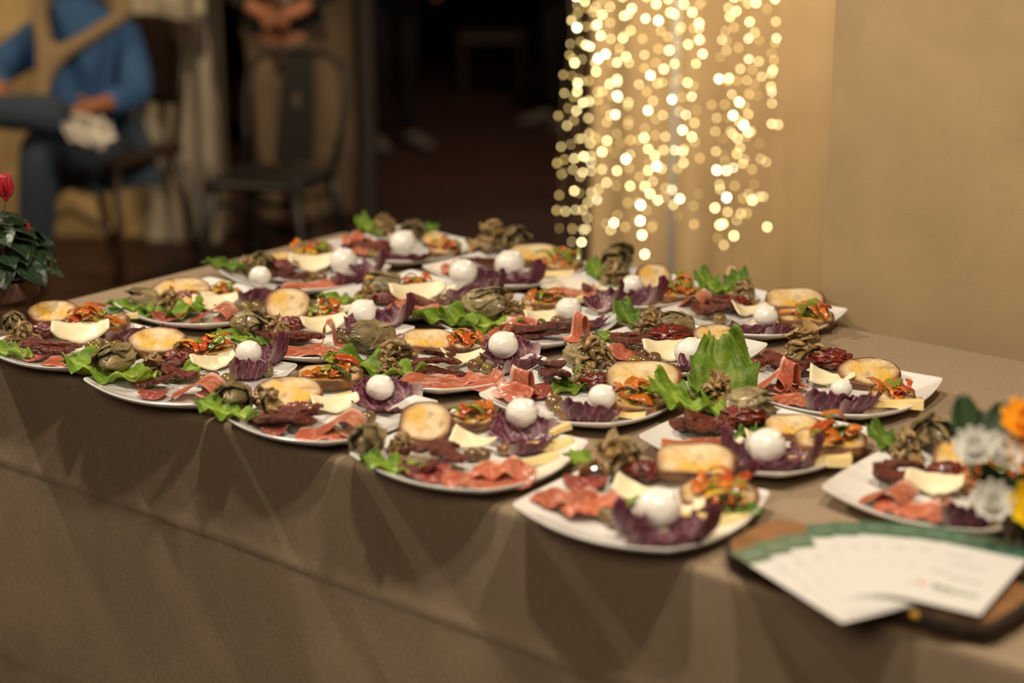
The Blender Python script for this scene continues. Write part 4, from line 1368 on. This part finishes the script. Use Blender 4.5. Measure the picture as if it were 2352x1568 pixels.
tag(pot, 'red cyclamen with dark marbled leaves in a brown clay pot', 'potted plant')

# ------------------------------------------------------------------ curtain of light strings and the pole
YL = 5.22
BULB = fix(mesh('bulb', *blob(8, 6, .0032, .0032, .0040, 0, 1, 0)))
rn = random.Random(21)
STR = [(1290, 555, 0), (1306, 470, .1), (1318, 552, .05), (1326, 508, .15), (1338, 548, 0), (1347, 530, .2), (1358, 470, .1), (1369, 470, .25), (1383, 500, .05), (1398, 520, .2), (1409, 562, 0), (1421, 480, .12),
       (1433, 530, .2), (1446, 452, .1), (1461, 600, .0), (1474, 618, .15), (1489, 572, .05), (1503, 540, .2), (1522, 500, .1), (1547, 470, .0), (1557, 508, .2), (1574, 440, .1), (1590, 515, .0),
       (1602, 430, .22), (1640, 548, .05), (1651, 570, .2), (1663, 550, 0), (1674, 624, .1), (1687, 570, .2), (1701, 500, .05), (1709, 574, .15), (1722, 470, .1), (1740, 450, .2), (1756, 532, .0), (1770, 300, .1)]
YORD = ['first', 'second', 'third', 'fourth', 'fifth', 'sixth', 'seventh', 'eighth', 'ninth', 'tenth', 'eleventh', 'twelfth', 'thirteenth', 'fourteenth', 'fifteenth', 'sixteenth', 'seventeenth', 'eighteenth', 'nineteenth']
for i, (px, py, dy) in enumerate(STR):
    bot = at(px, py, YL + dy * .8)
    t = empty('light_string', (bot.x, bot.y, 1.95))
    pts, z, ph = [], bot.z - 1.95 + rn.uniform(-.02, .02), rn.uniform(0, 9)
    zs = []
    while z < 0:
        k = (-z) / 1.5
        x = .016 * nz(z * 4, ph) + .010 * nz(z * 13, ph + 3) + .012 * (px < 1310) * math.sin(z * 5)
        pts.append((x, .02 * nz(z * 4, ph + 8), z))
        z += rn.uniform(.020, .033)
    pts.append((0, 0, 0))
    obj('cable', mesh('cable', *tube(pts, .0007, 5)), 'wire', t)
    for q in range(0, len(pts), 2):
        if rn.random() < .27:
            continue
        p = pts[q]
        m = rn.choice(['bulb_0', 'bulb_0', 'bulb_1', 'bulb_1', 'bulb_2', 'bulb_2', 'bulb_3']) if px > 1312 else rn.choice(['bulb_1', 'bulb_2', 'bulb_2'])
        s = rn.choice([.62, .8, 1.0, 1.0, 1.15])
        obj('bulb', BULB, m, t, (p[0] + rn.uniform(-.009, .009), p[1] - .003, p[2] + rn.uniform(-.010, .010)), (rn.uniform(-.6, .6), rn.uniform(-.6, .6), 0), s)
    if px < 1540:
        lab = 'warm string of tiny lights, %s counted from the dark hall' % YORD[sum(1 for q in STR if q[0] < px)]
    else:
        lab = 'warm string of tiny lights beyond the pole, %s counted from the pole' % YORD[sum(1 for q in STR if 1540 < q[0] < px)]
    tag(t, lab, 'string lights', 'strings of the light curtain')
rod_a, rod_b = at(1270, 100, YL).x, at(1800, 100, YL).x
rod = obj('curtain_rod', mesh('curtain_rod', *tube([(rod_a, YL + .08, 1.96), (rod_b, YL + .08, 1.96)], .012, 12)), 'pole_metal')
tag(rod, 'thin metal rod carrying the curtain of light strings', 'rod')
pp = at(1540, 600, YL + .06)
pole = empty('pole', (pp.x, pp.y, 0))
obj('tube', mesh('tube', *tube([(0, 0, .012), (0, 0, 1.2), (0, 0, 2.6)], .0105, 14)), 'pole_metal', pole)
obj('foot', fix(mesh('foot', *lathe([(.0005, 0), (.13, 0), (.13, .006), (.02, .014), (.0005, .014)], 32))), 'pole_metal', pole)
tag(pole, 'slim pale grey pole standing among the light strings', 'pole')

# ------------------------------------------------------------------ people
def skin_mesh(name, J, edges, sub=2):
    """J: list of (co, radius or (rx, ry)); grows a continuous surface along the edges"""
    me = bpy.data.meshes.new(name)
    me.from_pydata([tuple(j[0]) for j in J], edges, [])
    ob = bpy.data.objects.new(name + '_tmp', me)
    COL.objects.link(ob)
    ob.modifiers.new('skin', 'SKIN')
    for v, j in zip(me.skin_vertices[0].data, J):
        v.radius = j[1] if hasattr(j[1], '__len__') else (j[1], j[1])
    me.skin_vertices[0].data[0].use_root = True
    sb = ob.modifiers.new('sub', 'SUBSURF')
    sb.levels = sb.render_levels = sub
    dg = bpy.context.evaluated_depsgraph_get()
    r = bpy.data.meshes.new_from_object(ob.evaluated_get(dg))
    r.name = name
    bpy.data.objects.remove(ob)
    r.polygons.foreach_set('use_smooth', [True] * len(r.polygons))
    return r


def hand(J, E, wi, wrist, out, side, size=1.0, curl=.5, grip=None):
    """adds palm, four fingers and a thumb behind wrist index wi; out = pointing direction, side = thumb side"""
    out, side = out.normalized(), side.normalized()
    down = out.cross(side).normalized()
    if down.z > 0:
        down = -down
    palm = wrist + out * .045 * size
    J.append((palm, (.030 * size, .017 * size)))
    pi = len(J) - 1
    E.append((wi, pi))
    for k, ln in enumerate((.074, .082, .076, .060)):
        off = side * (.026 - .0175 * k) * size
        p = palm + out * .040 * size + off
        prev = pi
        d = out.copy()
        for q in range(3):
            J.append((p, (.0092 - .0009 * q) * size))
            E.append((prev, len(J) - 1))
            prev = len(J) - 1
            d = (d + down * curl * .75).normalized()
            p = p + d * ln / 3 * 1.15 * size
    p = palm + side * .034 * size - out * .012 * size
    prev = pi
    for q in range(3):
        J.append((p, (.0105 - .001 * q) * size))
        E.append((prev, len(J) - 1))
        prev = len(J) - 1
        p = p + (out * .7 + side * .45 + down * .3 * curl).normalized() * .024 * size


def face(parent, c, fwd, hairmat='hair', beard=True):
    """eyes, nose, mouth, ears and hair for a head centred at c looking along fwd"""
    fwd = fwd.normalized()
    rt = fwd.cross(Vector((0, 0, 1))).normalized()
    e = fix(mesh('eye', *blob(12, 8, .010, .010, .0075, 0, 1, 0)))
    ir = fix(mesh('iris', *blob(10, 6, .006, .006, .006, 0, 1, 0)))
    for s in (-1, 1):
        p = c + fwd * .076 + rt * .031 * s + Vector((0, 0, .012))
        q = obj('eye', e, 'eye_white', parent, p - parent.location)
        obj('iris', ir, 'eye_iris', q, fwd * .0050)
        V, F = blob(12, 8, .010, .018, .030, .1, 3, s)
        obj('ear', fix(mesh('ear', V, F)), 'skin', parent, c + rt * .082 * s + Vector((0, 0, .0)) - parent.location, (0, 0, math.atan2(fwd.y, fwd.x)))
    V, F = blob(12, 10, .016, .022, .026, .05, 2, 1)
    obj('nose', fix(mesh('nose', V, F)), 'skin', parent, c + fwd * .098 + Vector((0, 0, -.016)) - parent.location, (0, 0, math.atan2(fwd.y, fwd.x) + PI / 2))
    V, F = blob(12, 8, .024, .008, .007, .05, 2, 1)
    obj('mouth', fix(mesh('mouth', V, F)), 'lip', parent, c + fwd * .090 + Vector((0, 0, -.055)) - parent.location, (0, 0, math.atan2(fwd.y, fwd.x) + PI / 2))
    def hair(a, b):
        th = 2 * PI * a
        fh = max(0, math.cos(th) * fwd.x + math.sin(th) * fwd.y)
        ph = PI * b * (.64 - .30 * fh ** .6)
        d = Vector((math.sin(ph) * math.cos(th), math.sin(ph) * math.sin(th), math.cos(ph)))
        r = .101 * (1 + .05 * nz(d.x * 7, d.y * 7, d.z * 7))
        return d * r + Vector((0, 0, .018))
    V, F = grid(28, 12, hair, True)
    obj('hair', mesh('hair', V, F), hairmat, parent, c - parent.location)
    if beard:
        def bd(a, b):
            th = (a - .5) * 2.6
            d = (fwd * math.cos(th) + rt * math.sin(th))
            z = -.035 - .085 * b
            r = .094 * math.sqrt(max(.02, 1 - ((z + .02) / .118) ** 2)) + .010
            return d * r + Vector((0, 0, z))
        V, F = grid(18, 8, bd)
        V, F, _ = thicken(V, F, .01)
        obj('beard', fix(mesh('beard', V, F)), hairmat, parent, c - parent.location)


def shoe_mesh(name, heel, d, L=.28):
    d = Vector((d.x, d.y, 0)).normalized()
    J = [(heel + Vector((0, 0, .035)), (.038, .034)), (heel + d * .10 + Vector((0, 0, .045)), (.042, .040)), (heel + d * .19 + Vector((0, 0, .030)), (.046, .028)), (heel + d * L + Vector((0, 0, .022)), (.034, .020))]
    return skin_mesh(name, J, [(0, 1), (1, 2), (2, 3)], 2)


def shift(me, o):
    me.transform(Matrix.Translation(-o))
    return me


# --- the seated guest
base = at(215, 640, 6.55)
base.z = 0
man = empty('person', (base.x, base.y, 0))
O = Vector((base.x, base.y, 0))
pel = at(222, 352, 6.55)
spi = at(212, 245, 6.60)
che = at(186, 120, 6.60)
nek = at(162, -14, 6.57)
hed = nek + Vector((-.015, -.03, .145))
shr, elr, wrr = at(288, 92, 6.60), at(318, 218, 6.45), at(212, 246, 6.12)
shl, ell, wrl = at(82, 98, 6.58), at(-14, 165, 6.40), at(2, 215, 6.10)
hpr, knr, anr = at(240, 372, 6.52), at(88, 326, 6.02), at(82, 600, 6.10)
hpl, knl, anl = at(176, 368, 6.52), at(128, 262, 5.98), at(-130, 250, 6.02)
anr.z = .09
J = [(pel, .085), (spi, .085), (che, .09), (nek, .052), (nek + Vector((-.008, -.015, .05)), .055), (hed + Vector((0, -.01, -.05)), (.075, .080)), (hed + Vector((0, 0, .04)), (.082, .092)), (hed + Vector((0, 0, .095)), (.05, .055)),
     (shr, .045), (elr, .038), (wrr, .029), (shl, .045), (ell, .038), (wrl, .029), (hpr, .058), (knr, .046), (anr, .032), (hpl, .058), (knl, .046), (anl, .032)]
E_ = [(0, 1), (1, 2), (2, 3), (3, 4), (4, 5), (5, 6), (6, 7), (2, 8), (8, 9), (9, 10), (2, 11), (11, 12), (12, 13), (0, 14), (14, 15), (15, 16), (0, 17), (17, 18), (18, 19)]
hand(J, E_, 10, wrr, at(160, 268, 6.0) - wrr, Vector((0, -.3, 1)), 1.05, .6)
hand(J, E_, 13, wrl, at(20, 240, 5.98) - wrl, Vector((0.3, -.2, 1)), 1.05, .5)
obj('body', shift(skin_mesh('body', J, E_), O), 'skin', man)
Jt = [(pel + Vector((-.02, -.02, .04)), (.15, .135)), (spi, (.165, .135)), (che, (.185, .135)), (nek + Vector((0, 0, .035)), (.066, .066)), (shr, .088), (elr, .064), (elr.lerp(wrr, .72), .050), (shl, .088), (ell, .064), (ell.lerp(wrl, .8), .048)]
obj('blue_sweater', shift(skin_mesh('blue_sweater', Jt, [(0, 1), (1, 2), (2, 3), (2, 4), (4, 5), (5, 6), (2, 7), (7, 8), (8, 9)]), O), 'blue_knit', man)
Jj = [(pel + Vector((0, 0, -.05)), (.16, .14)), (hpr, .105), (hpr.lerp(knr, .5), .092), (knr, .078), (knr.lerp(anr, .5), .070), (anr + Vector((0, 0, .02)), .062), (hpl, .105), (hpl.lerp(knl, .55), .090), (knl, .076), (knl.lerp(anl, .5), .066), (anl + Vector((-.06, 0, -.005)), .054)]
obj('jeans', shift(skin_mesh('jeans', Jj, [(0, 1), (1, 2), (2, 3), (3, 4), (4, 5), (0, 6), (6, 7), (7, 8), (8, 9), (9, 10)]), O), 'denim', man)
knot = at(112, 138, 6.33)
Jk = [(knot, (.042, .036)), (at(100, 80, 6.38), (.038, .028)), (at(88, 15, 6.48), (.040, .030)), (at(140, -45, 6.72), (.05, .035)), (at(235, -22, 6.70), (.05, .035)), (at(290, 30, 6.55), (.040, .030)), (at(205, 84, 6.40), (.036, .026)),
      (at(97, 190, 6.29), (.036, .024)), (at(90, 246, 6.25), (.040, .022))]
obj('tied_sweater', shift(skin_mesh('tied_sweater', Jk, [(0, 1), (1, 2), (2, 3), (3, 4), (4, 5), (5, 6), (6, 0), (0, 7), (7, 8)][:9]), O), 'beige_knit', man)
obj('shoe', shift(shoe_mesh('shoe', Vector((anr.x, anr.y + .06, 0)), Vector((-.3, -1, 0))), O), 'shoe_black', man)
Jq = [(anl + Vector((-.02, .01, -.01)), .046), (anl + Vector((-.075, -.02, -.03)), .046), (anl + Vector((-.09, -.12, -.02)), (.044, .032)), (anl + Vector((-.09, -.20, .0)), (.034, .024))]
obj('shoe', shift(skin_mesh('shoe', Jq, [(0, 1), (1, 2), (2, 3)]), O), 'shoe_black', man)
face(man, hed, Vector((-.25, -1, -.1)))
tag(man, 'seated person in blue sweater and jeans, beige sweater knotted round the shoulders', 'person')


def crumple(name, c, sx, sz, seed):
    def f(a, b):
        x, z = (a - .5) * sx, (b - .5) * sz
        y = .05 * nz(a * 4, b * 4, seed) + .03 * nz(a * 9, b * 9, seed + 2)
        pinch = 1 - .55 * (b - .5) if b > .5 else 1.15 - .9 * (.5 - b)
        return (x * pinch + .012 * nz(b * 6, seed), y, z + .02 * nz(a * 6, seed + 4))
    V, F = grid(26, 22, f)
    V, F, _ = thicken(V, F, .0012)
    o = obj(name, mesh(name, V, F), 'napkin', None, c)
    return o


nap = crumple('paper_napkin', at(206, 300, 5.94), .17, .10, 3)
nap.rotation_euler = (-.5, .25, 0)
tag(nap, 'crumpled white napkin held in the seated person\'s hand', 'napkin')


def wood_chair(c, rz):
    t = empty('wooden_chair', c, (0, 0, rz))
    obj('seat', boxm('seat', (0, 0, .44), (.44, .43, .035), .014), 'chair_wood', t)
    for sx in (-1, 1):
        obj('leg', mesh('leg', *tube([(.19 * sx, -.18, .43), (.205 * sx, -.20, .2), (.20 * sx, -.22, 0)], .017, 10)), 'chair_wood', t)
        obj('leg', mesh('leg', *tube([(.19 * sx, .18, .43), (.20 * sx, .22, .22), (.20 * sx, .29, 0)], .017, 10)), 'chair_wood', t)
        obj('back_post', mesh('back_post', *tube([(.19 * sx, .19, .43), (.205 * sx, .23, .65), (.20 * sx, .29, .92)], .016, 10)), 'chair_wood', t)
    V, F = grid(14, 8, lambda a, b: ((a - .5) * .40, .225 + .085 * b + .035 * (1 - (2 * a - 1) ** 2), .60 + .33 * b - .03 * b * (2 * a - 1) ** 2))
    V, F, _ = thicken(V, F, .016)
    obj('backrest', mesh('backrest', V, F), 'chair_wood', t)
    obj('stretcher', mesh('stretcher', *tube([(-.2, -.2, .18), (0, -.22, .26), (.2, -.2, .18)], .010, 8)), 'chair_wood', t)
    return t


wc = wood_chair((pel.x + .02, pel.y + .02, 0), math.radians(-24))
tag(wc, 'dark wooden chair under the seated person in blue', 'chair')

# --- metal chair with pierced back splat
mc = at(622, 378, 6.10)
ch = empty('metal_chair', (mc.x, 6.12, 0), (0, 0, math.radians(-16)))


def seat_f(a, b):
    x, y = (a - .5) * .37, (b - .5) * .36
    e = max(abs(2 * a - 1), abs(2 * b - 1))
    return (x, y, .452 - .006 * (1 - e * e) - (.0 if e < .97 else .028))


V, F = grid(20, 20, seat_f)
V, F, _ = thicken(V, F, .003)
obj('seat', mesh('seat', V, F), 'chair_metal', ch)
for sx in (-1, 1):
    for sy in (-1, 1):
        V, F = tube([(.155 * sx, .15 * sy, .445), (.185 * sx, .185 * sy, .22), (.215 * sx, .225 * sy, 0)], [.030, .024, .014], 8, .7)
        obj('leg', mesh('leg', V, F), 'chair_metal', ch)
hoop = [(-.165, .165, .44), (-.185, .20, .56), (-.195, .235, .70), (-.175, .262, .80), (-.12, .275, .838), (0, .28, .850), (.12, .275, .838), (.175, .262, .80), (.195, .235, .70), (.185, .20, .56), (.165, .165, .44)]
obj('back_frame', mesh('back_frame', *tube(hoop, .013, 10)), 'chair_metal', ch)
# splat: sheet with an oval hand hole
V, F = [], []
nn = 24
outer, inner = [], []
for k in range(nn):
    a = 2 * PI * k / nn
    c_, s_ = math.cos(a), math.sin(a)
    m_ = max(abs(c_), abs(s_))
    outer.append((c_ / m_ * (.066 - .008 * (s_ / m_)), s_ / m_ * .195))
    inner.append((c_ * .015, s_ * .028 + .03))
for (x, z) in outer + inner:
    V.append(Vector((x, .195 + (z + .195) * .21, .645 + z)))
F = [(k, (k + 1) % nn, nn + (k + 1) % nn, nn + k) for k in range(nn)]
V, F, _ = thicken(V, F, .004)
obj('back_splat', mesh('back_splat', V, F, False), 'chair_metal', ch)
obj('cross_brace', mesh('cross_brace', *tube([(-.17, -.17, .36), (0, 0, .33), (.17, .17, .36)], .008, 8)), 'chair_metal', ch)
obj('cross_brace', mesh('cross_brace', *tube([(.17, -.17, .36), (0, 0, .33), (-.17, .17, .36)], .008, 8)), 'chair_metal', ch)
tag(ch, 'empty black metal cafe chair with a pierced back splat', 'chair')


def standing(c, rz, trousers, shoes, label, spread=.10, clasp=True, hgt=1.0):
    t = empty('person', (c[0], c[1], 0))
    Rz = Matrix.Rotation(rz, 3, 'Z')
    O = Vector((c[0], c[1], 0))
    P = lambda x, y, z: O + Rz @ Vector((x, y, z * hgt))
    J = [(P(0, .01, .95), .07), (P(0, 0, 1.14), .08), (P(0, .01, 1.34), .09), (P(0, .01, 1.49), .05), (P(0, 0, 1.54), .055), (P(0, -.02, 1.60), (.075, .08)), (P(0, -.005, 1.69), (.08, .09)), (P(0, 0, 1.75), (.05, .055)),
         (P(.18, .01, 1.41), .045), (P(.25, .02, 1.14), .036), (P(.07, -.20, 1.00) if clasp else P(.26, -.04, .90), .028),
         (P(-.18, .01, 1.41), .045), (P(-.25, .02, 1.14), .036), (P(-.07, -.20, 1.00) if clasp else P(-.26, -.04, .90), .028),
         (P(.075, 0, .88), .055), (P(spread, -.02, .50), .042), (P(spread + .02, .02, .09), .030), (P(-.075, 0, .88), .055), (P(-spread, -.02, .50), .042), (P(-spread - .02, .02, .09), .030)]
    E_ = [(0, 1), (1, 2), (2, 3), (3, 4), (4, 5), (5, 6), (6, 7), (2, 8), (8, 9), (9, 10), (2, 11), (11, 12), (12, 13), (0, 14), (14, 15), (15, 16), (0, 17), (17, 18), (18, 19)]
    hand(J, E_, 10, J[10][0], Rz @ (Vector((-.9, -.25, -.12)) if clasp else Vector((0, -.1, -1))), Rz @ (Vector((0, -.2, 1)) if clasp else Vector((0, -1, 0))), 1.05, .5)
    hand(J, E_, 13, J[13][0], Rz @ (Vector((.9, -.45, -.12)) if clasp else Vector((0, -.1, -1))), Rz @ (Vector((0, -.2, 1)) if clasp else Vector((0, -1, 0))), 1.05, .5)
    obj('body', shift(skin_mesh('body', J, E_), O), 'skin', t)
    w = J[10][0]
    w2 = J[13][0]
    Jt = [(P(0, .06, .78), (.20, .085)), (P(0, .03, .95), (.175, .11)), (P(0, 0, 1.14), (.155, .125)), (P(0, .01, 1.34), (.18, .13)), (P(0, .01, 1.475), (.07, .07)), (J[8][0], .082), (J[9][0], .062), (J[9][0].lerp(w, .85), .048), (J[11][0], .082), (J[12][0], .062), (J[12][0].lerp(w2, .85), .048)]
    obj('jacket', shift(skin_mesh('jacket', Jt, [(0, 1), (1, 2), (2, 3), (3, 4), (3, 5), (5, 6), (6, 7), (3, 8), (8, 9), (9, 10)]), O), 'black_cloth', t)
    Jj = [(P(0, 0, .96), (.15, .115)), (P(.075, 0, .88), .090), (P(spread, -.01, .66), .075), (P(spread, -.02, .48), .066), (P(spread + .015, .01, .26), .062), (P(spread + .02, .02, .08), .060), (P(-.075, 0, .88), .090), (P(-spread, -.01, .66), .075), (P(-spread, -.02, .48), .066), (P(-spread - .015, .01, .26), .062), (P(-spread - .02, .02, .08), .060)]
    obj('trousers', shift(skin_mesh('trousers', Jj, [(0, 1), (1, 2), (2, 3), (3, 4), (4, 5), (0, 6), (6, 7), (7, 8), (8, 9), (9, 10)]), O), trousers, t)
    for s in (-1, 1):
        obj('shoe', shift(shoe_mesh('shoe', P(s * (spread + .02), .07, 0), Rz @ Vector((.15 * s, -1, 0))), O), shoes, t)
    face(t, P(0, -.01, 1.655), Rz @ Vector((0, -1, 0)), beard=False)
    tag(t, label, 'person')
    return t


p1 = at(658, 300, 6.95)
standing((p1.x, 6.95), .05, 'khaki_cloth', 'shoe_black', 'standing person in black jacket and khaki trousers behind the metal chair, hands clasped', .062, True, .945)
cup = obj('paper_cup', fix(mesh('paper_cup', *lathe([(.0005, 0), (.026, 0), (.036, .085), (.038, .087), (.035, .085), (.0255, .004), (.0005, .004)], 28))), 'paper', None, at(656, 4, 6.66))
tag(cup, 'white paper cup in the clasped hands behind the metal chair', 'cup')
p2 = at(902, 330, 9.2)
standing((p2.x, 9.2), .5, 'black_cloth', 'shoe_grey', 'standing person all in black beside the dark door post', .07, False)
p3 = at(1292, 300, 9.9)
standing((p3.x, 9.9), -.9, 'black_cloth', 'shoe_grey', 'person in black far back in the hall, grey shoes, behind the light strings', .08, False)

# dark side table far back in the hall
ft = at(1130, 82, 11.2)
tb = empty('side_table', (ft.x, 11.2, 0))
obj('table_top', boxm('table_top', (0, 0, ft.z), (.42, .5, .03), .008), 'post_paint', tb)
for sx in (-1, 1):
    for sy in (-1, 1):
        obj('leg', boxm('leg', (.18 * sx, .21 * sy, ft.z / 2 - .01), (.035, .035, ft.z - .02), .004), 'chair_wood', tb)
tag(tb, 'low dark side table deep in the unlit hall', 'table')
